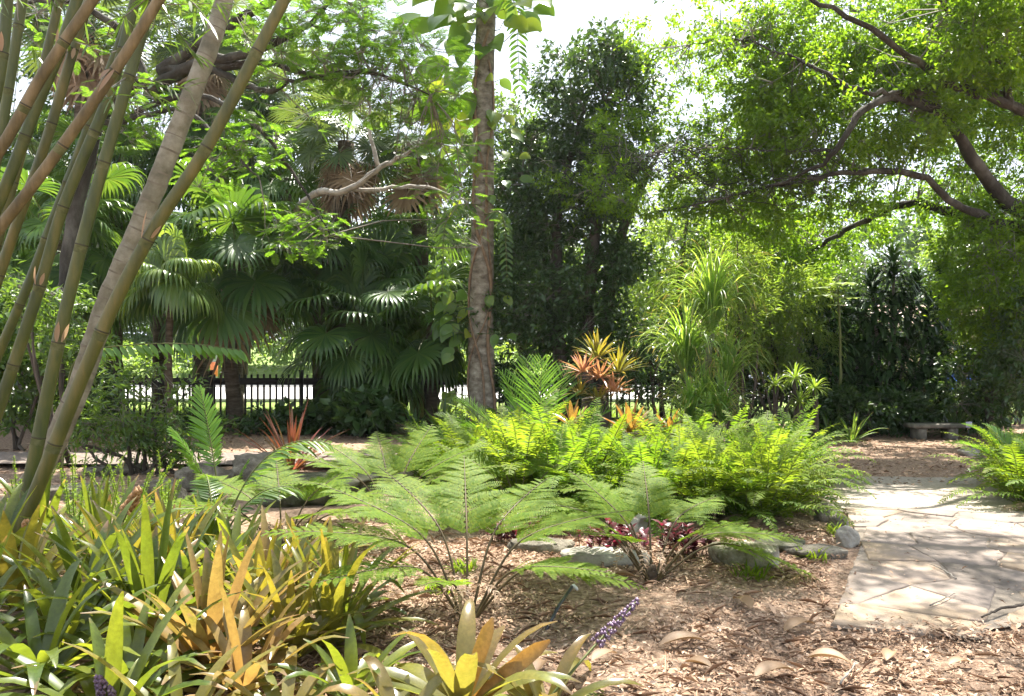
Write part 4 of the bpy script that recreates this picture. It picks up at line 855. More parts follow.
for k, (ph, tw, rr, z1) in enumerate(((0.3, 2.6, .032, 8.2), (2.2, 1.6, .024, 7.6), (4.0, -2.2, .018, 6.8))):
    z = np.linspace(0, z1, 70); q = np.array([[np.interp(a, p[:, 2], p[:, j]) for j in range(3)] for a in z]); ra = np.interp(z, p[:, 2], r) * 1.03 + rr * .6
    an = -1.57 + .9 * np.sin(z * .75 * (1 + .2 * k) + ph) + .35 * np.sin(z * 2.3 + ph * 2); q = q + np.stack([np.cos(an) * ra, np.sin(an) * ra, 0 * z], 1); tube(m, q, rr * (1 + rng.normal(0, .1, 70)), 7)
m.build('stem', solid('vine_stem', [(.12, .075, .045), (.26, .18, .12)], rough=.9, scale=12, bump=.4), t, smooth=True)
f = MB(); s = MB()
for (cx_, cy__, rx, ry, n, ls) in ((446, 55, 18, 40, 8, .78), (450, 108, 14, 28, 8, .75), (500, 8, 24, 18, 8, .75), (464, 12, 20, 20, 8, .85), (492, 100, 12, 20, 4, .4), (497, 150, 16, 30, 6, .35), (468, 165, 16, 40, 7, .35), (455, 308, 9, 12, 4, .45), (462, 335, 8, 14, 4, .42), (500, 315, 8, 14, 3, .35), (472, 395, 16, 10, 5, .35)):
    n = int(n * 1.8); c = P(cx_, cy__, 16.2); O = c + np.clip(rng.normal(0, 1, (n, 3)), -1.4, 1.4) * [rx / F * 16, .25, ry / F * 16]
    a = np.stack([np.interp(O[:, 2] - .1, p[:, 2], p[:, j]) for j in range(3)], 1); twigs(s, a, O, .012, .008, .15)
    D = nrm((O - a) * [1, 1, 0] + rng.normal(0, .25, O.shape) + [0, -.3, -.5]); blades(f, O, D, nrm(UP * .5 + np.array([0, -1.3, 0]) + rng.normal(0, .35, (n, 3))), ls * rng.uniform(.75, 1.15, n), ls * .27, 7, ovate, .8, fold=.18)
s.build('leaf_stalks', stem_g, t); f.build('leaves', leafmat('pothos_leaf', [(.05, .11, .02), (.09, .17, .03), (.20, .24, .04)], trans=.5, rough=.25, spec=.6), t)
def hanging(pts, label, ll=.26, lw=.030, dens=20):
    P_ = np.array([P(*q) for q in pts]); q, _ = smoothline(P_, np.ones(len(P_)), 18)
    t = thing('hanging_vine', P_[0], label, 'vine', 'leafy strands hanging by the ringed trunk')
    m = MB(); tube(m, q, np.linspace(.014, .006, 18), 5); m.build('stem', stem_g, t)
    f = MB(); n = dens; u = np.linspace(.15, 1, n); O = np.stack([np.interp(u * 17, np.arange(18), q[:, k]) for k in range(3)], 1)
    for sg in (-1, 1):
        D = nrm(np.stack([np.full(n, sg * .8), rng.normal(-.2, .2, n), np.full(n, -.55)], 1)); blades(f, O, D, nrm(np.array([[0, -1., .4]]) + rng.normal(0, .2, (n, 3))), ll * (1 - .45 * u) * rng.uniform(.85, 1.1, n), lw, 4, lance, .8, fold=.2)
    f.build('leaves', mid_leaf if 'dull' in label else bright_palm, t)
hanging([(486, -20, 16.2), (508, -10, 16), (517, 15, 16), (518, 50, 16), (520, 85, 16)], 'leafy green strand hanging against the sky right of the ringed trunk', .40, .035, 22)
hanging([(482, 205, 16.1), (458, 205, 15.9), (446, 222, 15.8), (443, 255, 15.8), (442, 292, 15.8)], 'dull green leafy strand hanging left of the ringed trunk at mid-height', .34, .034, 20)
hanging([(484, 215, 16.1), (500, 212, 15.9), (505, 228, 15.8), (506, 250, 15.8), (507, 278, 15.8)], 'dull green leafy strand hanging right of the ringed trunk at mid-height', .30, .030, 16)
hanging([(482, 140, 16.1), (462, 150, 15.9), (455, 170, 15.8), (453, 200, 15.8)], 'short bright leafy strand high on the left of the ringed trunk', .3, .032, 14)
# ================================================================== UNDERSTORY SHRUBS
def shrub(base, blobs, label, leaf, LL, per=26, WR=.4, name='shrub', cat='shrub', nst=5, spread=.2, group=None, upright=.5, droop=.15, hubr=.012):
    base = np.asarray(base, float); t = thing(name, base, label, cat, group); w = MB(); f = MB(); wb = MB(); pts = []
    for k in range(nst):
        c = blobs[k % len(blobs)]; e = np.array(c[0]) + rng.normal(0, .35, 3) * c[1]
        b0 = base + [rng.normal(0, .10), rng.normal(0, .08), -.05]
        pts.append(limb(w, [b0, (b0 + e) / 2 + rng.normal(0, .1, 3), e], [.032, .024, .012], 12, 6, .01))
    w.build('stems', dbark, t, smooth=True)
    crown(f, wb, np.concatenate(pts), blobs, per=per, LL=LL, WR=WR, spread=spread, hubr=hubr, upright=upright, droop=droop)
    wb.build('branches', twig, t); f.build('foliage', leaf, t)
    return t
def gx(pxx, Yb): return setz(np.array([(pxx - CX) / F * Yb, Yb, 0]))
und = [
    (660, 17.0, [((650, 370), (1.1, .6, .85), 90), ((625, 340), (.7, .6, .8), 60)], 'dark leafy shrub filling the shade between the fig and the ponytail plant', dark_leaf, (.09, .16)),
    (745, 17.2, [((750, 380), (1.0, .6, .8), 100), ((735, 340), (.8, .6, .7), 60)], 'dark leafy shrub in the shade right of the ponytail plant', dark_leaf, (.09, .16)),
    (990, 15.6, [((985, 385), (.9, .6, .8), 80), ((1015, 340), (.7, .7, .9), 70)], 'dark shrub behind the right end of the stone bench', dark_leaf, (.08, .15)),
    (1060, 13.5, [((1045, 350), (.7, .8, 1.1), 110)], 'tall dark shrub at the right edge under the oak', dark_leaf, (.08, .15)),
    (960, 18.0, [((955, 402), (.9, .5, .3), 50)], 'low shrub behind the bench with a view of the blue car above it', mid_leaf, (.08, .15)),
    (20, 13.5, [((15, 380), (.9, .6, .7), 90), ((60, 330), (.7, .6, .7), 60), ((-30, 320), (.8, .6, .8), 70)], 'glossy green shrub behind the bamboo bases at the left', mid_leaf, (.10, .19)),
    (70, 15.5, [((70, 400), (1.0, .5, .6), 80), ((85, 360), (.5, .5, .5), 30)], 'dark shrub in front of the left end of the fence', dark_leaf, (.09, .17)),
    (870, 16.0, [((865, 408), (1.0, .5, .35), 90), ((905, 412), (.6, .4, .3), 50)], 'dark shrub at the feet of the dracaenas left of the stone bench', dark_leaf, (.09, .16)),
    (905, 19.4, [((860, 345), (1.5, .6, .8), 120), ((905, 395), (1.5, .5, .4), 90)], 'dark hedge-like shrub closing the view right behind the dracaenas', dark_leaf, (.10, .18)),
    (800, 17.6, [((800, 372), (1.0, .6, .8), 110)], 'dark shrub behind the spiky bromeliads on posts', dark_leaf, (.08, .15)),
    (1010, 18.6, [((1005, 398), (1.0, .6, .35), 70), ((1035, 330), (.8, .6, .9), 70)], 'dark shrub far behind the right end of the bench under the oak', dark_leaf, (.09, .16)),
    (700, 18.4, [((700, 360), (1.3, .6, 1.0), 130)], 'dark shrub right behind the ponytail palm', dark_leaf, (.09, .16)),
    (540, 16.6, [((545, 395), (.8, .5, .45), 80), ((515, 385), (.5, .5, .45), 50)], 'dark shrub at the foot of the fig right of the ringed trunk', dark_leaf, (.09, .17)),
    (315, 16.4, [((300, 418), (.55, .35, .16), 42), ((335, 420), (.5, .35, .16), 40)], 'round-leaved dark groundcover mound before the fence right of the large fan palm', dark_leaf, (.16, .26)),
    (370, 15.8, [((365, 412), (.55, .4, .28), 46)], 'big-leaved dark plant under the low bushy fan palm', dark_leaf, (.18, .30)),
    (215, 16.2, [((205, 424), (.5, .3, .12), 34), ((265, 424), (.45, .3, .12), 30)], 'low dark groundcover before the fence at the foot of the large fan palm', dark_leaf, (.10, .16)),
]
for pxx, Yb, bl, lab, lm, ll in und:
    big = ll[1] > .24
    shrub(gx(pxx, Yb), [(P(c[0], c[1], Yb), r, n) for c, r, n in bl], lab, lm, ll, WR=.75 if big else .42, per=18 if big else 26, name='groundcover_plant' if 'ground' in lab or 'big-leaved' in lab else 'shrub', cat='plant' if big else 'shrub')
# fine bamboo-like shrubs, light green
for pxx, Yb, bl, lab in [(775, 16.6, [((775, 300), (1.1, .7, .75), 150), ((745, 340), (.8, .6, .6), 80), ((800, 345), (.7, .6, .6), 80)], 'feathery light green bamboo-like shrub between ponytail plant and dracaenas'),
                         (738, 15.8, [((735, 270), (.6, .5, .6), 70), ((745, 310), (.5, .5, .6), 50)], 'wispy light green bamboo-like shrub rising right behind the ponytail plant')]:
    shrub(gx(pxx, Yb), [(P(c[0], c[1], Yb), r, n) for c, r, n in bl], lab, pale_leaf, (.10, .19), per=30, WR=.16, name='clumping_bamboo', cat='bamboo', nst=9, spread=.24, droop=.4)
# arching narrow-leaved shrub right of the bamboo bases, and one up behind it
shrub(gx(150, 10.6), [(P(140, 405, 10.6), (.68, .5, .55), 62), (P(110, 440, 10.6), (.6, .4, .35), 50), (P(185, 440, 10.6), (.5, .4, .3), 40)], 'arching narrow-leaved shrub right of the bamboo bases', mid_leaf, (.09, .16), per=16, WR=.26, nst=12, spread=.22, droop=.2)
shrub(gx(60, 11.5), [(P(60, 310, 11.5), (.35, .3, .45), 26), (P(20, 290, 11.5), (.35, .3, .3), 16), (P(75, 350, 11.5), (.35, .3, .3), 20)], 'loose bright sprigs of a thin shrub between the bamboo culms', mid_leaf, (.10, .17), per=14, WR=.26, nst=8, spread=.22)
t = thing('arching_cane', gx(62, 9.6), 'single arching cane with a row of glossy leaflets crossing behind the olive bamboo', 'plant')
f = MB(); s = MB(); q, _ = smoothline([gx(62, 9.6), P(66, 400, 9.6), P(80, 356, 9.6), P(130, 345, 9.6), P(190, 344, 9.6), P(240, 350, 9.6)], np.ones(6), 40)
tube(s, q, np.linspace(.012, .005, 40), 6); s.build('stem', stem_g, t)
for sg in (-1, 1):
    k = np.arange(15, 40); D = nrm(np.stack([k * 0 + .55, -.3 * sg + 0 * k, -.75 + .2 * sg + 0 * k], 1) + rng.normal(0, .08, (25, 3))); blades(f, q[k], D, np.array([[0, -.6, .8]]), rng.uniform(.17, .24, 25), .030, 4, lance, .35, fold=.2)
f.build('leaflets', bright_palm, t)

# ---- dracaenas with drooping dark strap leaves
def dracaena(pxx, Yb, heads, label, L=.52, leaf=drac_leaf, cl=1.0):
    base = gx(pxx, Yb); t = thing('dracaena', base, label, 'dracaena', 'dracaenas at the back of the clearing'); w = MB(); f = MB()
    for hx, hy, dY in heads:
        top = P(hx, hy, Yb + dY); b0 = base + [rng.normal(0, .12), rng.normal(0, .1), -.05]
        p = limb(w, [b0, b0 * .5 + top * .5 + rng.normal(0, .06, 3), top], [.045, .038, .03], 24, 7, .006)
        ln = np.linalg.norm(top - b0); n = int(150 * cl); u = 1 - rng.random(n) ** 1.2 * min(.9, 1.15 * cl / ln); O = np.stack([np.interp(u * 23, np.arange(24), p[:, k]) for k in range(3)], 1)
        az = np.arange(n) * 2.4; el = np.radians(np.interp(u, [u.min(), 1], [-12, 58]) + rng.normal(0, 12, n)); D = np.stack([np.cos(az) * np.cos(el), np.sin(az) * np.cos(el), np.sin(el)], 1)
        blades(f, O, D, UP, L * rng.uniform(.75, 1.15, n), .044, 6, lance, 2.2, fold=.25)
    w.build('canes', greybark, t, smooth=True); f.build('leaves', leaf, t)
dracaena(888, 17.2, [(893, 262, 0), (872, 282, .1), (915, 280, .2), (856, 308, .3), (896, 304, -.2), (932, 306, .1), (876, 330, .1), (912, 335, .2), (850, 350, .2), (940, 345, -.1), (890, 360, -.3), (866, 382, -.1), (925, 380, -.3), (895, 398, -.4)], 'tallest dracaena thicket of drooping dark leaves at the back of the clearing', .62, cl=.8)
dracaena(828, 16.8, [(828, 300, 0), (846, 318, .1), (810, 322, -.1), (832, 350, -.2), (812, 366, .1), (850, 385, 0), (824, 392, -.2)], 'shorter dracaena with shaggy dark heads under the pale lobed leaves', .56)
dracaena(938, 18.0, [(940, 262, 0), (932, 300, .1), (946, 330, 0), (938, 370, -.2), (925, 395, -.3)], 'dracaena with spiky dark heads behind the stone bench', .5)
dracaena(858, 18.4, [(860, 345, 0), (855, 310, .2), (868, 385, -.2)], 'dracaena in deep shade between the tallest and the shorter one', .5)
dracaena(985, 16.8, [(990, 335, 0), (975, 355, .1), (1000, 372, 0), (980, 392, -.1)], 'dracaena with upright heads under the hanging oak foliage at the right', .42)
# ---- pale lobed leaves on a thin sapling
b = gx(838, 16.0); t = thing('cecropia_sapling', b, 'thin sapling with a few big pale lobed leaves above the dracaena', 'sapling')
w = MB(); f = MB(); tp = P(838, 288, 16.0); limb(w, [b, (b + tp) / 2 + [.05, 0, 0], tp], [.035, .028, .02], 20, 7, .005)
for lx, ly, sz in ((842, 284, .34), (826, 296, .32), (848, 298, .26), (806, 292, .26), (820, 288, .22), (834, 305, .2)):
    h = P(lx, ly, 15.9 + rng.normal(0, .1)); tube(w, [tp - [0, 0, .12], (tp + h) / 2 + [0, 0, .03], h], [.009, .007, .006], 5)
    a = np.radians(np.linspace(-150, 150, 8)); D = np.stack([np.sin(a), -np.cos(a), 0 * a + .1], 1)
    blades(f, np.repeat(h[None], 8, 0), D, UP, sz * (.75 + .25 * np.cos(a * .6)), sz * .27, 6, lambda t: np.clip(np.sin(np.pi * np.clip(t, 0, 1) ** 1.4), .06, 1), .55, fold=.12)
w.build('stem', stem_g, t, smooth=True); f.build('leaves', cec_leaf, t)
# ---- ponytail plant
b = gx(700, 11.6); t = thing('ponytail_palm', b, 'ponytail palm with two weeping heads of long narrow pale green leaves', 'palm')
w = MB(); f = MB()
for hx, hy, dY, n, L, e0, gg in ((712, 322, .1, 320, 1.4, 58, 2.7), (686, 366, -.3, 280, 1.15, 54, 2.4), (690, 412, -.8, 150, .6, 40, 1.8), (722, 410, -.7, 150, .65, 40, 1.8), (704, 408, -.6, 240, .75, 38, 2.0), (728, 374, -.2, 150, .9, 48, 2.8)):
    tp = P(hx, hy, 11.6 + dY); limb(w, [b + [rng.normal(0, .1), 0, -.1], b * .6 + tp * .4 + [0, 0, .1], tp], [.13, .07, .04], 22, 9, .008)
    az = np.arange(n) * 2.4; el = np.radians(rng.uniform(e0, 89, n)); D = np.stack([np.cos(az) * np.cos(el), np.sin(az) * np.cos(el), np.sin(el)], 1)
    blades(f, tp + D * .05 - [0, 0, 1] * rng.uniform(0, .25, (n, 1)), D, UP, L * rng.uniform(.5, 1.1, n), .014, 12, lambda t: np.clip(1 - t, .05, 1) ** .45, gg * rng.uniform(.6, 1.4, n), gp=.9, fold=.3)
w.build('trunk', greybark, t, smooth=True); f.build('crown', grass_leaf, t)

# ================================================================== BROMELIADS
def rosette(leafmb, c, n, L, W, e0, e1, g, prof=blade_tip, K=8, fold=.35, jit=.12, r0=.03):
    i = np.arange(n); az = i * 2.39996 + rng.uniform(0, 6); u = (i + .5) / n; el = np.radians(e0 + (e1 - e0) * u + rng.normal(0, 7, n))
    D = np.stack([np.cos(az) * np.cos(el), np.sin(az) * np.cos(el), np.sin(el)], 1); D = D + rng.normal(0, jit * .5, D.shape)
    side = np.stack([-np.sin(az), np.cos(az), 0 * az], 1); N = np.cross(side, -D); N = np.where(N[:, 2:3] < 0, -N, N)
    O = np.asarray(c) + np.stack([np.cos(az), np.sin(az), 0 * az], 1) * (r0 * (.4 + u))[:, None]
    blades(leafmb, O, D, N, L * rng.uniform(.7, 1.1, n), W * rng.uniform(.8, 1.15, n), K=K, prof=prof, g=g * rng.uniform(.5, 1.5, n), gp=1.4, fold=fold)
def spike(t, c, top, r, mat, nb, name, stem=True):
    c = np.asarray(c, float); top = np.asarray(top, float); d = nrm((top - c)[None])[0]; ln = np.linalg.norm(top - c); m = MB()
    p, _ = smoothline([c, (c + top) / 2 + [.01, 0, .02], top], np.ones(3), 12); tube(m, p, .006, 6); st = m.build('flower_stalk', stem_g, t)
    f = MB(); u = np.sort(rng.uniform(.48 if name != 'seed_head' else .72, 1.0, nb)); O = np.stack([np.interp(u * 11, np.arange(12), p[:, k]) for k in range(3)], 1)
    rr = r * (1.15 - .8 * (u - u.min()) / (1 - u.min())); D = rnd_unit(nb); D = nrm(D - np.outer(D @ d, d) * .7 + d * .25)
    for k in range(nb):
        q = O[k] + D[k] * rr[k] * .75; s_ = r * (.24 if name == 'flower_spike' else .34) * rng.uniform(.6, 1.25)
        v = np.array([[0, 0, 1], [1, 0, 0], [0, 1, 0], [-1, 0, 0], [0, -1, 0], [0, 0, -1]]) * s_ * [1, 1, 1.25]
        f.add(v + q, None, [[0, 1, 2], [0, 2, 3], [0, 3, 4], [0, 4, 1], [5, 2, 1], [5, 3, 2], [5, 4, 3], [5, 1, 4]])
    f.build(name, mat, st)
def bromeliad(base, label, mat, n=20, L=.62, W=.032, e=(78, 28), g=.5, group='strap-leaved bromeliads in the front bed', **k):
    base = np.asarray(base, float); t = thing('bromeliad', base, label, 'bromeliad', group); f = MB(); rosette(f, base, n, L, W, *e, g, **k); f.build('leaves', mat, t); return t
def B(pxx, py): return setz(G(pxx, py))
fg = [
    (212, 668, bro_orange, 26, .62, .033, (84, 34), .35, 'orange-tan bromeliad standing brightest in the front left clump'),
    (330, 640, bro_yellow, 24, .62, .029, (80, 24), .5, 'yellow-olive bromeliad with long spreading leaves at the right end of the front left clump'),
    (262, 622, bro_yellow, 20, .58, .030, (84, 40), .35, 'golden-green bromeliad just behind the orange-tan one'),
    (150, 640, bro_green, 22, .70, .033, (82, 30), .5, 'olive-green bromeliad left of the orange-tan one'),
    (85, 625, bro_green, 22, .72, .033, (80, 26), .6, 'dark green arching bromeliad in the heart of the left clump'),
    (18, 612, bro_yellow, 20, .66, .034, (82, 30), .5, 'yellow-green bromeliad at the left edge below the bamboo'),
    (40, 690, bro_green, 20, .62, .032, (70, 12), .7, 'dark drooping bromeliad in the lower left corner'),
    (-30, 650, bro_green, 18, .70, .034, (75, 20), .6, 'green bromeliad cut by the left edge'),
    (110, 728, bro_green, 18, .55, .030, (68, 10), .7, 'low green bromeliad at the bottom edge with a purple flower'),
    (170, 590, bro_yellow, 20, .60, .032, (86, 45), .3, 'upright lime bromeliad at the back of the left clump'),
    (100, 572, bro_green, 20, .62, .032, (86, 40), .35, 'tall olive bromeliad under the brown cone-shaped seed head'),
    (232, 580, bro_green, 18, .55, .030, (82, 35), .45, 'green bromeliad behind the golden-green one by the pale stone'),
    (300, 588, bro_yellow, 16, .50, .027, (80, 30), .5, 'small olive bromeliad between the golden one and the lacy fern'),
    (40, 560, bro_green, 18, .60, .034, (80, 25), .5, 'green bromeliad beside the olive bamboo base'),
    (180, 735, bro_yellow, 16, .50, .028, (60, 8), .7, 'yellowish low bromeliad at the bottom edge below the orange-tan one'),
    (285, 722, bro_broad, 14, .42, .030, (62, 8), .8, 'grey-green bromeliad with curled leaves at the bottom edge'),
    (352, 700, bro_green, 16, .40, .026, (66, 10), .8, 'small dark green bromeliad in front of the yellow-olive one'),
    (462, 718, bro_broad, 15, .46, .040, (66, 12), .7, 'broad-leaved bromeliad with coppery blades at the bottom centre'),
    (545, 722, bro_broad, 13, .42, .036, (60, 10), .75, 'broad-leaved bromeliad with a tall purple flower spike at the bottom'),
    (125, 600, bro_yellow, 18, .60, .028, (80, 25), .6, 'golden bromeliad wedged between the dark arching one and the olive-green one'),
    (62, 655, bro_green, 18, .62, .028, (78, 15), .8, 'shaded bromeliad with narrow leaves under the dark arching one'),
    (195, 620, bro_green, 18, .62, .030, (84, 25), .6, 'green bromeliad rising right behind the orange-tan one'),
    (245, 690, bro_orange, 18, .48, .028, (74, 15), .6, 'small tan bromeliad at the front right foot of the orange-tan one'),
    (290, 655, bro_yellow, 18, .55, .028, (80, 20), .6, 'golden-olive bromeliad filling the gap right of the orange-tan one'),
    (345, 612, bro_green, 16, .52, .024, (80, 20), .7, 'slim green bromeliad behind the yellow-olive one'),
    (130, 690, bro_green, 18, .55, .030, (72, 12), .8, 'dark green bromeliad in front of the olive-green one'),
    (0, 575, bro_green, 18, .62, .032, (82, 25), .6, 'green bromeliad half out of the frame under the bamboo'),
    (205, 555, bro_green, 16, .50, .028, (84, 30), .5, 'grey-green bromeliad touching the grey stone by the smooth white one'),
    (270, 595, bro_orange, 14, .50, .024, (82, 30), .5, 'copper-tinted bromeliad behind the golden-green one'),
    (400, 742, bro_broad, 12, .40, .034, (60, 10), .8, 'pale broad-leaved bromeliad cut by the bottom edge left of the coppery one'),
]
brs = []
for pxx, py, mat, n, L, W, e, g, lab in fg: brs.append(bromeliad(B(pxx, py), lab, mat, int(n * 1.35), L * 1.2, W * 1.12, (e[0], e[1] - 10), g * 2.1))
m = MB(); cb = B(462, 718); blades(m, np.array([cb, cb + [.02, 0, 0]]), np.array([[.32, .1, 1], [.55, -.1, .55]]), np.array([[-.3, -1, .3]]), np.array([.42, .5]), .034, 8, strap, .2, fold=.3); m.build('old_leaf', bro_rust, brs[17])
spike(brs[18], B(545, 722) + [0, 0, .05], P(638, 600, 3.95), .036, purple, 130, 'flower_spike')
spike(brs[8], B(110, 728) + [0, 0, .03], P(98, 678, 3.35), .040, purple, 110, 'flower_spike')
spike(brs[10], B(100, 572), P(138, 490, 5.6), .058, cone_m, 130, 'seed_head')
spike(brs[13], B(40, 560), P(26, 523, 5.6), .052, cone_m, 90, 'seed_head')
# the red-tipped one by the back path
bromeliad(setz(G(292, 470)), 'red-tipped spiky bromeliad standing on the far side of the mossy boulder', bro_red, 40, .98, .028, (84, 8), .45, 'spiky bromeliads in the middle bed', prof=lance, fold=.4)
# rust bromeliads and the pink mound on a stump
sb = gx(594, 11.0)
t = thing('tree_stump', sb, 'short dark stump hidden under the pink bromeliad mound', 'stump'); m = MB(); tube(m, *smoothline([sb - [0, 0, .1], sb + [0, 0, .3], sb + [.02, 0, .8], sb + [0, 0, 1.0]], [.30, .24, .2, .17], 14), 12); m.build('trunk', dbark, t, smooth=True)
for (x, y, dY, mat, n, L, W, e, lab) in [
    (583, 372, -.25, bro_pink, 48, .34, .016, (75, -10), 'salmon-pink bromeliad on the left of the mound'), (600, 378, -.3, bro_pink, 44, .30, .016, (70, -10), 'pink-orange bromeliad at the heart of the mound'),
    (597, 358, .05, bro_yellow, 46, .40, .019, (85, 5), 'topmost lime bromeliad crowning the pink mound'), (618, 372, -.1, bro_yellow, 44, .40, .019, (78, 0), 'yellow-green bromeliad on the right shoulder of the pink mound'),
    (614, 392, -.3, bro_pink, 40, .30, .016, (72, -10), 'pink-edged bromeliad low on the right of the mound'), (580, 394, -.3, bro_yellow, 26, .26, .016, (75, 0), 'yellow-green bromeliad low on the left of the mound'),
    (598, 400, -.4, bro_yellow, 26, .26, .016, (75, 0), 'yellowish bromeliad at the foot of the mound')]:
    bromeliad(P(x, y, 11.0 + dY), lab, mat, n, L, W, e, .6, 'bromeliads on the stump mound', prof=lance, fold=.3)
t = bromeliad(P(630, 432, 9.9), 'rust-orange bromeliad with broad upright leaves right of the pink mound', bro_rust, 16, .46, .034, (80, 20), .2, 'rust bromeliads behind the ferns')
bromeliad(P(572, 425, 9.8), 'small rust bromeliad left of the pink mound', bro_rust, 11, .34, .03, (76, 25), .3, 'rust bromeliads behind the ferns')
bromeliad(P(668, 432, 10.2), 'rust bromeliad half hidden by the ferns under the ponytail plant', bro_rust, 11, .34, .03, (70, 20), .35, 'rust bromeliads behind the ferns')
# strap-leaved plants round the clearing and below the palms
def strap_plant(base, label, n, L, W, mat, e=(82, 12), g=1.0, name='strap_leaf_lily'):
    t = thing(name, base, label, 'plant', 'strap-leaved plants in the shade'); f = MB(); rosette(f, np.asarray(base), n, L, W, *e, g, prof=lance); f.build('leaves', mat, t)
for a in [(442, 15.4, 'dark strap-leaved lily at the foot of the ringed trunk', 34, .85, .032, mid_leaf), (415, 15.8, 'strap-leaved lily left of the one by the ringed trunk', 28, .75, .03, dark_leaf), (470, 15.0, 'arching strap-leaved lily in front of the ringed trunk', 30, .8, .024, mid_leaf),
          (852, 14.9, 'bright tufted lily at the edge of the clearing below the dracaenas', 30, .62, .02, grass_leaf), (830, 15.5, 'lily tuft in shade below the shorter dracaena', 26, .55, .02, mid_leaf), (805, 15.2, 'low lily tuft at the left corner of the clearing', 30, .5, .02, mid_leaf),
          (955, 16.2, 'upright lily rising just behind the stone bench', 26, .85, .03, mid_leaf), (920, 16.1, 'lily behind the left end of the stone bench', 20, .6, .026, mid_leaf), (505, 15.5, 'lily under the dark shrub right of the ringed trunk', 24, .65, .026, dark_leaf)]:
    strap_plant(gx(a[0], a[1]), a[2], *a[3:])
# bromeliads perched on short posts at the back left of the clearing
for x, y, dY, n, L, lab in [(795, 378, 0, 34, .5, 'pale spiky bromeliad highest on the posts left of the clearing'), (775, 385, .2, 30, .45, 'pale spiky bromeliad on the left post beside the clearing'), (815, 388, .1, 30, .42, 'pale spiky bromeliad on the right post beside the clearing'), (800, 402, -.2, 26, .4, 'pale spiky bromeliad low between the posts')]:
    c = P(x, y, 14.6 + dY); b = np.array([c[0], c[1], 0]); t = thing('bromeliad', c, lab, 'bromeliad', 'bromeliads on posts by the clearing'); f = MB(); rosette(f, c, int(n * 1.5), L * .72, .016, 78, -45, 1.5, prof=lance); f.build('leaves', pale_leaf, t)
    t = thing('wooden_post', b, 'weathered post carrying ' + lab.replace('pale spiky bromeliad', 'the spiky bromeliad'), 'post', 'posts by the clearing'); m = MB(); tube(m, *smoothline([b - [0, 0, .05], b + [.02, 0, c[2] * .5], c - [0, 0, .02]], [.06, .05, .045], 8), 9); m.build('shaft', dbark, t, smooth=True)

# ================================================================== FERNS
def fern(base, label, n=18, L=.75, leaf=fern_leaf, e=(80, 25), g=1.0, pairs=36, ll=.085, lw=.008, name='sword_fern', group='sword ferns in the middle bed', az=None, fan=None):
    base = np.asarray(base, float); t = thing(name, base, label, 'fern', group); f = MB(); s = MB()
    a = np.arange(n) * 2.39996 + rng.uniform(0, 6) if az is None else np.radians(az)
    el = np.radians(e[0] + (e[1] - e[0]) * (np.arange(n) + .5) / n + rng.normal(0, 7, n)); D = np.stack([np.cos(a) * np.cos(el), np.sin(a) * np.cos(el), np.sin(el)], 1)
    O = base + rng.normal(0, .03, (n, 3)) * [1, 1, 0]
    pinnate(f, s, O, D, UP, L * rng.uniform(.7, 1.15, n), g, pairs, ll, lw, 80, 60, .7, .12, 3, .005, fold=0, vee=.1, jit=.14)
    s.build('stalks', stem_g, t); f.build('fronds', leaf, t); return t
protos = [fern(np.zeros(3), 'x', n, L, leaf, e, g, pairs, ll, lw) for n, L, leaf, e, g, pairs, ll, lw in
          [(28, .95, fern_mid, (84, 18), 1.5, 40, .105, .0095), (26, .85, fern_leaf, (82, 22), 1.6, 36, .095, .009), (26, 1.05, fern_pale, (86, 30), 1.35, 44, .115, .0095)]]
for pr in protos:      # a few spent fronds low in each plant
    f = MB(); st_ = MB(); n_ = 4; az_ = rng.uniform(0, 6.28, n_); pinnate(f, st_, np.zeros((n_, 3)), np.stack([np.cos(az_), np.sin(az_), .35 + 0 * az_], 1), UP, rng.uniform(.5, .7, n_), 1.6, 30, .07, .007, 80, 60, .9, .12, 2, .004, fold=0); f.build('dead_fronds', dead_leaf, pr)
def Yx(x, Yb): return setz(np.array([x, Yb, 0]))
mass = [('sword fern on the front edge of the fern mass, above the crimson plants', [(600, 7.9), (650, 7.8), (705, 7.9), (560, 8.2), (520, 8.5)]),
        ('sword fern spilling over the stone edging beside the flagstones', [(782, 8.1), (765, 7.8), (780, 8.9), (742, 7.8), (782, 9.7)]),
        ('sword fern in the sunlit back row under the ponytail palm', [(690, 10.2), (735, 10.1), (655, 10.3), (770, 10.2), (800, 9.9)]),
        ('sword fern in the middle of the dense sunlit fern mass', [(640, 9.0), (690, 8.9), (735, 9.0), (780, 9.1), (600, 9.3)]),
        ('sword fern below the pink bromeliad mound and young palm', [(560, 9.6), (520, 9.7), (605, 10.1), (480, 9.9), (500, 10.8), (455, 10.6)]),
        ('sword fern between the lacy ferns at the left end of the fern mass', [(500, 8.9), (540, 8.8), (470, 9.2), (575, 8.6), (430, 9.8)]),
        ('sword fern tucked behind the front edge of the fern mass near the mossy stone', [(680, 8.3), (725, 8.4), (765, 8.5), (640, 8.4)])]
first = [True] * 3
for lab, spots in mass:
    for k, (pxx, Yb) in enumerate(spots):
        j = rng.integers(0, 3); b = gx(pxx, Yb) ; sc_ = rng.uniform(.9, 1.25)
        if first[j]: first[j] = False; o = protos[j]; o.location = tuple(b); o.rotation_euler.z = rng.uniform(0, 6); o.scale = (sc_,) * 3; o['label'] = lab
        else: copytree(protos[j], b, rng.uniform(0, 6.28), lab, sc_)
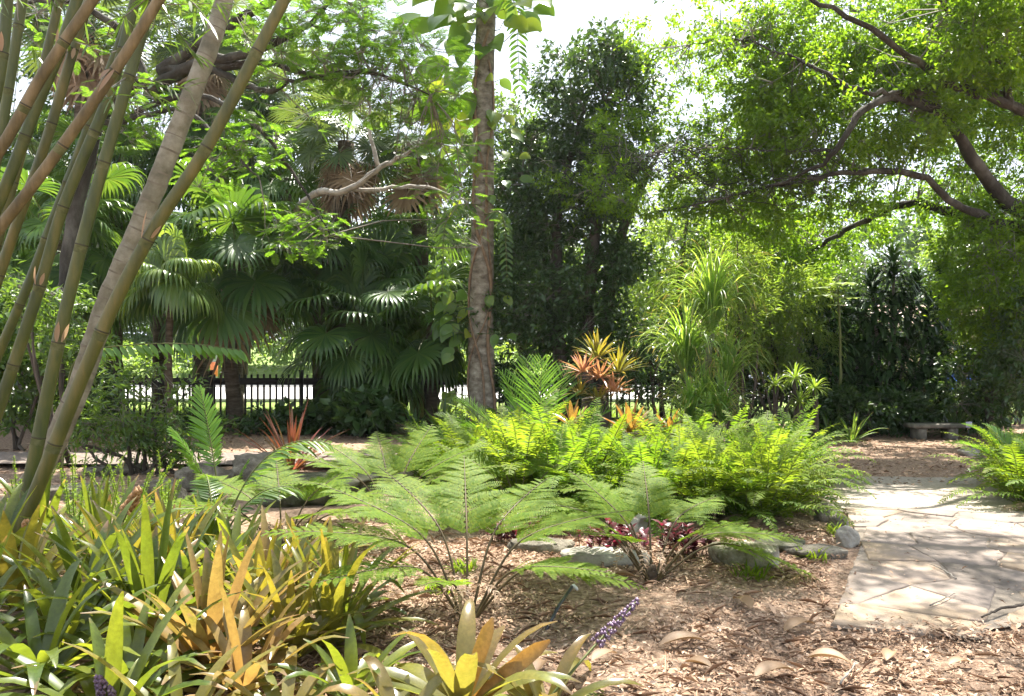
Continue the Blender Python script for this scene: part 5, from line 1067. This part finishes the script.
for lab, spots in [('sunlit yellow-green sword fern at the right edge behind the flagstones', [(1022, 8.6, 1.1), (1060, 8.2, 1.15), (1012, 9.2, .9)]), ('sword fern in the second row of the right edge patch', [(1020, 9.8, 1.0), (1060, 9.5, 1.1)])]:
    for pxx, Yb, sc_ in spots: o = copytree(protos[rng.integers(0, 3)], gx(pxx, Yb), rng.uniform(0, 6.28), lab, sc_); o['group'] = 'sword ferns at the right edge'
# one long frond rising to the right out of the mass
t = thing('giant_fern', gx(585, 8.6), 'giant fern frond rising to the right over the fern mass', 'fern'); f = MB(); s = MB()
p0 = gx(585, 8.6); pinnate(f, s, np.array([p0, p0, p0]), np.array([[1.25, -.1, .72], [-.9, -.2, .7], [.3, -.4, .9]]), UP, np.array([2.25, 1.3, 1.2]), .22, 60, .20, .011, 75, 55, .5, .25, 3, .011, fold=0); s.build('stalks', stem_b, t); f.build('fronds', fern_leaf, t)
# lacy ferns with bare stalks: bipinnate
def lace_fern(base, label, az, el, L, g=1.1, stalk=.40, pairs=19, pw=.30, leaf=lace_leaf, gp=.8):
    base = np.asarray(base, float); t = thing('lacy_fern', base, label, 'fern', 'lacy ferns with bare stalks'); f = MB(); s = MB(); n = len(az)
    a = np.radians(az); e = np.radians(np.asarray(el) * .92); D = np.stack([np.cos(a) * np.cos(e), np.sin(a) * np.cos(e), np.sin(e)], 1); L = np.asarray(L, float) * np.ones(n) * 1.03
    K = 26; O = base + np.stack([np.cos(a), np.sin(a), 0 * a], 1) * .04
    p, d, sd_ = curve(O, D, UP, L, K, g * 1.45, lambda t: math.exp(-((t - .36) / .14) ** 2) + .12 * t)
    for k in range(n): tube(s, p[k], np.linspace(.0095, .002, K + 1), 6, cap=False)
    tt = np.linspace(stalk, .985, pairs); idx = tt * K; i0 = np.minimum(idx.astype(int), K - 1); fr = (idx - i0)[None, :, None]
    pp = p[:, i0] * (1 - fr) + p[:, i0 + 1] * fr; ds = nrm(d[:, i0]); ss = nrm(sd_[:, i0]); nn = np.cross(ss, ds); nn = np.where(nn[..., 2:3] < 0, -nn, nn)
    u = (tt - stalk) / (1 - stalk); lp = np.clip((1 - u) ** .75 * np.minimum(1, .62 + 1.6 * u), .06, 1)
    for sg in (-1, 1):
        dl = nrm(ds * .5 + ss * sg + nn * .10 + rng.normal(0, .06, ss.shape)).reshape(-1, 3); m_ = len(dl); LL = (pw * L[:, None] * lp[None]).ravel() * rng.uniform(.9, 1.08, m_)
        Kq = 20; q, qd, qs = curve(pp.reshape(-1, 3), dl, nn.reshape(-1, 3), LL, Kq, .35)
        strip(f, q, qd, qs, .0022, taper)
        v = np.linspace(0, 1, Kq + 1)[1:]; lq = np.clip(np.sin(np.pi * (.22 + .74 * v)), .15, 1)
        for s2 in (-1, 1):
            dd = (qd[:, 1:] * .45 + qs[:, 1:] * s2 + rng.normal(0, .07, qs[:, 1:].shape)).reshape(-1, 3); n2 = np.cross(qs[:, 1:], qd[:, 1:]).reshape(-1, 3)
            l2 = (LL[:, None] * .115 * lq[None] + .004).ravel(); blades(f, q[:, 1:].reshape(-1, 3), dd, n2, l2, l2 * .20 + .0012, K=2, prof=lance, g=.25)
    s.build('stalks', stem_b, t); f.build('fronds', leaf, t)
    cb = MB(); tube(cb, *smoothline([base - [0, 0, .05], base + [0, 0, .05], base + [.01, 0, .11]], [.042, .036, .018], 8), 9); cb.build('crown_base', palmbark, t, smooth=True)
    df = MB(); ds2 = MB(); m_ = 9; a2 = rng.uniform(0, 6.28, m_); pinnate(df, ds2, np.repeat((base + [0, 0, .16])[None], m_, 0), np.stack([np.cos(a2) * .6, np.sin(a2) * .6, .45 + 0 * a2], 1), UP, rng.uniform(.28, .45, m_), 3.2, 18, .05, .006, 70, 50, 1.2, .2, 2, .004, fold=0, jit=.3); df.build('old_fronds', dead_leaf, t)
    return t
lace_fern(B(468, 622), 'large lacy fern with tall dark stalks in the centre foreground', [190, 165, 130, 95, 60, 20, -6, 215, 340, 250], [66, 74, 74, 78, 72, 68, 56, 62, 64, 70], [1.4, 1.3, 1.35, 1.25, 1.3, 1.3, 1.15, 1.15, 1.0, .75], 1.5)
lace_fern(B(652, 583), 'lacy fern fanning from a dark crown of many stalks right of centre', [180, 200, 160, 120, 85, 50, 20, -10, 5, 225, 320, 140], [60, 66, 62, 70, 74, 62, 48, 58, 40, 66, 70, 76], [1.25, 1.1, 1.3, 1.1, 1.1, 1.15, 1.35, 1.1, 1.3, .95, .9, 1.0], 1.35)
lace_fern(B(282, 548), 'lacy fern reaching left over the mossy boulder', [175, 195, 150, 110, 60, 20, -5, 220, 320], [52, 56, 62, 70, 66, 58, 50, 60, 60], [1.35, 1.2, 1.2, 1.1, 1.1, 1.15, 1.2, 1.0, 1.0], 1.2)
lace_fern(B(392, 528), 'lacy fern standing behind the large central one', [180, 150, 110, 70, 30, 0, 210, 330], [66, 70, 74, 74, 68, 62, 60, 62], [1.25, 1.2, 1.1, 1.2, 1.2, 1.2, 1.1, 1.0], 1.25)
lace_fern(B(520, 520), 'lacy fern between the central one and the sword fern mass', [185, 155, 120, 80, 40, 5, 215, 325], [62, 70, 72, 74, 68, 58, 62, 60], [1.2, 1.15, 1.1, 1.1, 1.15, 1.2, 1.0, 1.0], 1.25)
lace_fern(B(600, 512), 'lacy fern with upright fronds at the left of the sword fern mass', [170, 130, 90, 45, 10, 220, 320], [66, 72, 78, 70, 62, 66, 64], [1.2, 1.15, 1.15, 1.2, 1.25, 1.0, 1.0], 1.15)
lace_fern(B(700, 520), 'lacy fern leaning over the mossy stone near the flagstones', [170, 120, 70, 30, 0, 225, 320], [62, 70, 72, 64, 54, 60, 58], [1.1, 1.1, 1.1, 1.15, 1.2, 1.0, 1.0], 1.15, leaf=fern_leaf)
lace_fern(B(455, 487), 'lacy fern at the back by the strap-leaved lilies', [180, 140, 100, 60, 20, -10, 230], [60, 70, 74, 70, 62, 54, 60], [1.2, 1.15, 1.1, 1.15, 1.2, 1.2, 1.0], 1.15)
# young palms with pinnate fronds
def young_palm(base, label, az, el, L, g, ll, lw, leaf=bright_palm, pairs=30, st=.22, **k):
    t = thing('young_palm', base, label, 'palm', 'young feather palms in the bed'); f = MB(); s = MB(); a, e = np.radians(az), np.radians(el); n = len(az)
    D = np.stack([np.cos(a) * np.cos(e), np.sin(a) * np.cos(e), np.sin(e)], 1); pinnate(f, s, np.repeat(np.asarray(base, float)[None], n, 0), D, UP, np.asarray(L, float), g, pairs, ll, lw, 62, 28, .35, st, 5, .009, **k); s.build('stalks', stem_g, t); f.build('fronds', leaf, t)
young_palm(gx(538, 10.3), 'bright green young feather palm left of the pink bromeliad mound', [100, 60, 20, 140, 180, 210, 330, 80], [70, 66, 48, 72, 54, 45, 60, 80], [1.75, 1.7, 1.6, 1.5, 1.5, 1.4, 1.2, 1.6], .8, .46, .011, pairs=24)
young_palm(B(222, 520), 'young palm whose single bright frond stands above the pale boulders at the left', [150, 185, 20], [78, 66, 70], [1.3, 1.0, .6], .55, .19, .014, st=.38, vee=-.1)
young_palm(B(215, 552), 'young palm with a drooping comb-like frond over the pale stone', [-2, 28, 120], [72, 66, 74], [1.5, 1.0, .9], 1.75, .26, .017, leaf=mid_leaf, st=.4, pairs=20, gp=.6, vee=-.3)
young_palm(gx(500, 12.5), 'reddish young palm in front of the ringed trunk', [170, 150, 200, 60, 20], [40, 55, 38, 60, 45], [1.2, 1.2, 1.0, 1.0, 1.0], .5, .36, .014, leaf=mid_leaf)
young_palm(gx(1035, 9.0), 'young cycad-like palm with ribbed arching fronds at the right edge', [170, 150, 195, 120, 60, 20], [50, 62, 40, 66, 60, 55], [1.15, 1.1, 1.0, 1.0, 1.0, 1.0], 1.1, .20, .012, pairs=34)
# foxtail ferns beside the bamboo foot
def foxtail(base, label, n=9, L=.42):
    L = L * 1.55
    t = thing('foxtail_fern', base, label, 'fern', 'foxtail ferns by the bamboo'); f = MB(); s = MB(); az = np.arange(n) * 2.4 + rng.uniform(0, 6); el = np.radians(rng.uniform(48, 88, n)); D = np.stack([np.cos(az) * np.cos(el), np.sin(az) * np.cos(el), np.sin(el)], 1)
    p, d, sd_ = curve(np.repeat(np.asarray(base, float)[None], n, 0), D, UP, L * rng.uniform(.7, 1.2, n), 16, .3)
    for k in range(n):
        tube(s, p[k], .004, 4, cap=False); m_ = 420; u = rng.random(m_) ** .8; O = np.stack([np.interp(u * 16, np.arange(17), p[k][:, j]) for j in range(3)], 1); DD = nrm(rnd_unit(m_) + d[k][8] * .5)
        blades(f, O, DD, rnd_unit(m_), .045 * (1.1 - .75 * u), .0022, 1, lambda t: 1 - .7 * t, 0)
    s.build('stalks', stem_g, t); f.build('plumes', fox_leaf, t)
foxtail(B(75, 560), 'bright foxtail fern directly right of the olive bamboo foot', 12, .5); foxtail(B(128, 545), 'bright foxtail fern plumes behind the brown cone-shaped seed head', 11, .46); foxtail(B(165, 530), 'bright foxtail fern nearest the pale boulders at the left', 10, .42); foxtail(B(20, 545), 'bright foxtail fern left of the olive bamboo foot', 9, .4)
# crimson plants
for pxx, py, lab in [(528, 540, 'crimson-leaved plant left of the tan stone'), (548, 535, 'crimson-leaved plant touching the back of the tan stone'), (604, 552, 'crimson-leaved plant right of the tan stone'), (622, 548, 'crimson-leaved plant between the tan stone and the fern crown of many stalks'), (614, 562, 'low crimson-leaved plant in front of the fern crown'), (676, 556, 'crimson-leaved plant just right of the fern crown'), (692, 560, 'small crimson-leaved plant nearest the mossy stone'), (505, 545, 'crimson-leaved plant furthest left under the lacy ferns')]:
    b = B(pxx, py); t = thing('crimson_plant', b, lab, 'plant', 'crimson bedding plants'); f = MB(); s = MB()
    for k in range(13):
        o = b + rng.normal(0, .085, 3) * [1, 1, 0]; tp = o + [rng.normal(0, .03), rng.normal(0, .03), rng.uniform(.10, .25)]; tube(s, [o, tp], [.004, .003], 4)
        az = rng.uniform(0, 6.28, 9); D = np.stack([np.cos(az), np.sin(az), rng.uniform(.1, 1.4, 9)], 1); u = rng.uniform(.3, 1, (9, 1)); blades(f, o * (1 - u) + tp * u, D, UP, rng.uniform(.06, .10, 9), .021, 4, ovate, .5, fold=.2)
    s.build('stems', stem_b, t); f.build('leaves', crim_leaf, t)
# small weeds in the mulch
for pxx, py, lab in [(440, 592, 'little lime seedling among the central fern stalks'), (465, 575, 'little lime weed tuft behind the central fern stalks'), (753, 580, 'fine green weed tuft on the mossy stone'), (812, 560, 'grass tuft at the left edge of the flagstones'), (838, 535, 'grass tuft by the stone edging'), (735, 560, 'green weed tuft in front of the mossy stone')]:
    b = B(pxx, py); t = thing('weed_tuft', b, lab, 'weed', 'small weeds in the mulch'); f = MB(); n = 60; az = rng.uniform(0, 6.28, n); D = np.stack([np.cos(az), np.sin(az), rng.uniform(.4, 2, n)], 1); blades(f, b + rng.normal(0, .05, (n, 3)) * [1, 1, 0], D, UP, rng.uniform(.06, .16, n), .008, 4, lance, .8); f.build('leaves', fern_leaf, t)

# ================================================================== ROCKS
import bmesh
_bm = bmesh.new(); bmesh.ops.create_icosphere(_bm, subdivisions=4, radius=1); ICO = np.array([v.co[:] for v in _bm.verts]); ICOF = np.array([[v.index for v in f.verts] for f in _bm.faces]); _bm.free()
def rock(c, s, mat, label, rz=0.0, flat=0.0):
    c = np.asarray(c, float); v = ICO.copy(); off = rng.uniform(0, 40, 3); d = np.zeros(len(v))
    for k, a in ((1.3, .40), (2.7, .26), (6, .15), (13, .08)):
        d += a * (noise2(v[:, 0] * k + off[0] + v[:, 2] * k * .7, v[:, 1] * k + off[1] - v[:, 2] * k * .6) + noise2(v[:, 2] * k + off[2], v[:, 0] * k * .8 + off[1]))
    v = v * (1 + d)[:, None]; v = np.sign(v) * np.abs(v) ** .82
    if flat: v[:, 2] = np.where(v[:, 2] > flat, flat + (v[:, 2] - flat) * .25, v[:, 2])
    v = v * np.asarray(s); ca, sa = math.cos(rz), math.sin(rz); v = np.stack([v[:, 0] * ca - v[:, 1] * sa, v[:, 0] * sa + v[:, 1] * ca, v[:, 2]], 1)
    m = MB(); m.add(v + c + [0, 0, s[2] * .45], None, ICOF); o = m.build('rock', mat, base=c, smooth=True); tag(o, label, 'rock', 'limestone rocks edging the bed')
for pxx, py, s, mat, lab, rz, fl in [
    (745, 566, (.22, .15, .15), rock_mix, 'mossy pale-topped stone in the mulch left of the flagstones', -.35, .3), (600, 566, (.30, .14, .11), rock_p, 'tan stone between the crimson plants', .1, .3), (628, 530, (.20, .15, .16), rock_p, 'pale stone under the lacy ferns behind the crimson plants', .3, .3),
    (322, 500, (.62, .32, .28), rock_moss, 'large mossy boulder behind the left lacy fern', .1, .4), (258, 482, (.34, .25, .22), rock_m, 'pale broken boulder left of the mossy one', .6, 0), (205, 488, (.36, .24, .17), rock_m, 'grey boulder at the left by the back path', .2, 0), (395, 492, (.3, .22, .17), rock_m, 'grey boulder right of the mossy one', .5, 0),
    (252, 548, (.20, .14, .10), rock_p, 'smooth white stone under the comb-like frond', .2, 0), (205, 540, (.24, .16, .13), rock_m, 'grey stone beside the smooth white one', -.3, 0), (160, 500, (.25, .2, .15), rock_m, 'grey stone behind the foxtail ferns', .4, 0), (540, 552, (.26, .13, .10), rock_m, 'low dark stone left of the tan one', 0, .3),
    (846, 545, (.085, .10, .11), rock_p, 'white knobbly edging stone at the corner of the flagstones', .2, 0), (838, 530, (.085, .09, .10), rock_m, 'edging stone second from the flagstone corner', .8, 0), (826, 520, (.10, .09, .10), rock_m, 'edging stone further back beneath the fern tips', .1, 0), (815, 556, (.20, .12, .09), rock_m, 'low flat dark stone left of the flagstone corner', .1, .2), (780, 552, (.20, .13, .10), rock_moss, 'low mossy stone between the pale-topped one and the flagstones', -.1, .2),
    (978, 455, (.30, .2, .12), rock_p, 'grey rock at the edge of the clearing before the right ferns', .1, .2), (70, 500, (.3, .2, .14), rock_m, 'grey stone at the foot of the bamboo clump', .1, .2), (120, 475, (.36, .22, .14), rock_m, 'rough stone beside the back path below the arching shrub', .4, .2)]:
    rock(setz(G(pxx, py)), s, mat, lab, rz, fl)
# ================================================================== SMALL THINGS ON THE GROUND
def dead(pxx, py, L, W, rz, label, curl=.6, z=.02):
    b = G(pxx, py); b[2] = float(ground_h(b[0], b[1])) + z; m = MB(); D = np.array([[math.cos(rz), math.sin(rz), .28]])
    blades(m, b[None] - D * L * .5 * [1, 1, 0], D, UP, np.array([L]), W, 9, ovate, curl * 1.3, fold=.6); o = m.build('fallen_leaf', fallen, base=b); tag(o, label, 'leaf', 'large fallen leaves on the mulch')
for a in [(800, 632, .26, .045, .5, 'curled tan fallen leaf lying left of the flagstone edge'), (684, 650, .28, .05, .15, 'crinkled fallen leaf below the lacy fern crown'), (742, 612, .20, .05, 1.9, 'pointed fallen leaf on the mulch under the mossy stone'), (830, 665, .22, .05, -.5, 'pale fallen leaf in the bright front mulch'), (775, 680, .24, .05, .3, 'flat fallen leaf at the bottom near the pale one'), (605, 668, .18, .04, .6, 'small orange fallen leaf by the broad bromeliads'),
          (700, 676, .16, .04, -.7, 'small curled fallen leaf beneath the crinkled one'), (618, 585, .30, .06, .1, 'dark folded fallen leaf at the foot of the lacy fern crown'), (890, 660, .15, .035, .9, 'little fallen leaf in front of the flagstone edge'), (540, 680, .15, .04, 1.2, 'brown fallen leaf by the purple flower stalk'), (960, 668, .14, .03, .2, 'little fallen leaf at the bottom right')]: dead(*a)
def twigthing(pts, r, label, cat='twig', mat=twig, name='fallen_twig'):
    p = np.array([G(a, b) + [0, 0, c] for a, b, c in pts]); q, rr = smoothline(p, np.linspace(r, r * .5, len(p)), 16); q += rng.normal(0, r * .3, q.shape); m = MB(); tube(m, q, rr, 7); o = m.build(name, mat, base=p[0]); tag(o, label, cat, 'twigs on the paving')
twigthing([(1022, 612, .05), (1000, 618, .055), (982, 625, .05)], .011, 'thick brown twig lying at the right edge of the flagstones', mat=dbark)
twigthing([(956, 585, .045), (942, 576, .05), (930, 570, .045)], .006, 'short pale twig on the middle of the flagstones')
twigthing([(930, 612, .044), (945, 606, .05), (955, 600, .046)], .005, 'thin forked twig on the nearer flagstones')
twigthing([(840, 690, .03), (852, 676, .04), (856, 668, .035)], .006, 'pale twig in the bright mulch at the bottom')
a = G(545, 634) + [0, 0, .05]; b = G(572, 614) + [0, 0, .17]
t = thing('irrigation_stake', a, 'black plastic irrigation stake with pale tip leaning in the mulch', 'stake')
m = MB(); tube(m, [a - [.01, 0, .06], (a + b) / 2, b], [.009, .010, .010], 8); m.build('tube', plast, t, smooth=True)
m = MB(); d = nrm((b - a)[None])[0]; tube(m, [b, b + d * .012 + [.004, 0, 0], b + [.028, 0, -.012], b + [.036, 0, -.022]], [.012, .013, .011, .006], 8); m.build('nozzle', white_pl, t, smooth=True)
# grass blades on the verge right behind the fence
m = MB(); n = 16000; x = rng.uniform(-13, 5, n); y = rng.uniform(18.6, 24, n); D = np.stack([rng.normal(0, .5, n), rng.normal(0, .5, n), np.ones(n)], 1); blades(m, np.stack([x, y, 0 * x], 1), D, UP, rng.uniform(.05, .16, n), .010, 2, taper, .4)
tag(m.build('grass', turf), 'short green grass on the verge behind the fence', 'grass', kind='stuff')

# ---- thin haze added as a veil that lifts the darks, like lens glare
m = MB(); box(m, (0, 332, 12.0), (1020, 744, 60.0)); hz = m.build('haze', None, base=(0, 332, 12.0)); tag(hz, kind='stuff')
hm, nt = newmat('haze'); o_ = node(nt, 'ShaderNodeOutputMaterial'); pv = node(nt, 'ShaderNodeVolumePrincipled'); pv.inputs['Color'].default_value = (.86, .93, 1, 1); pv.inputs['Density'].default_value = .0003; pv.inputs['Anisotropy'].default_value = .45
nt.links.new(pv.outputs[0], o_.inputs['Volume']); hz.data.materials.clear(); hz.data.materials.append(hm); cy.volume_bounces = 0
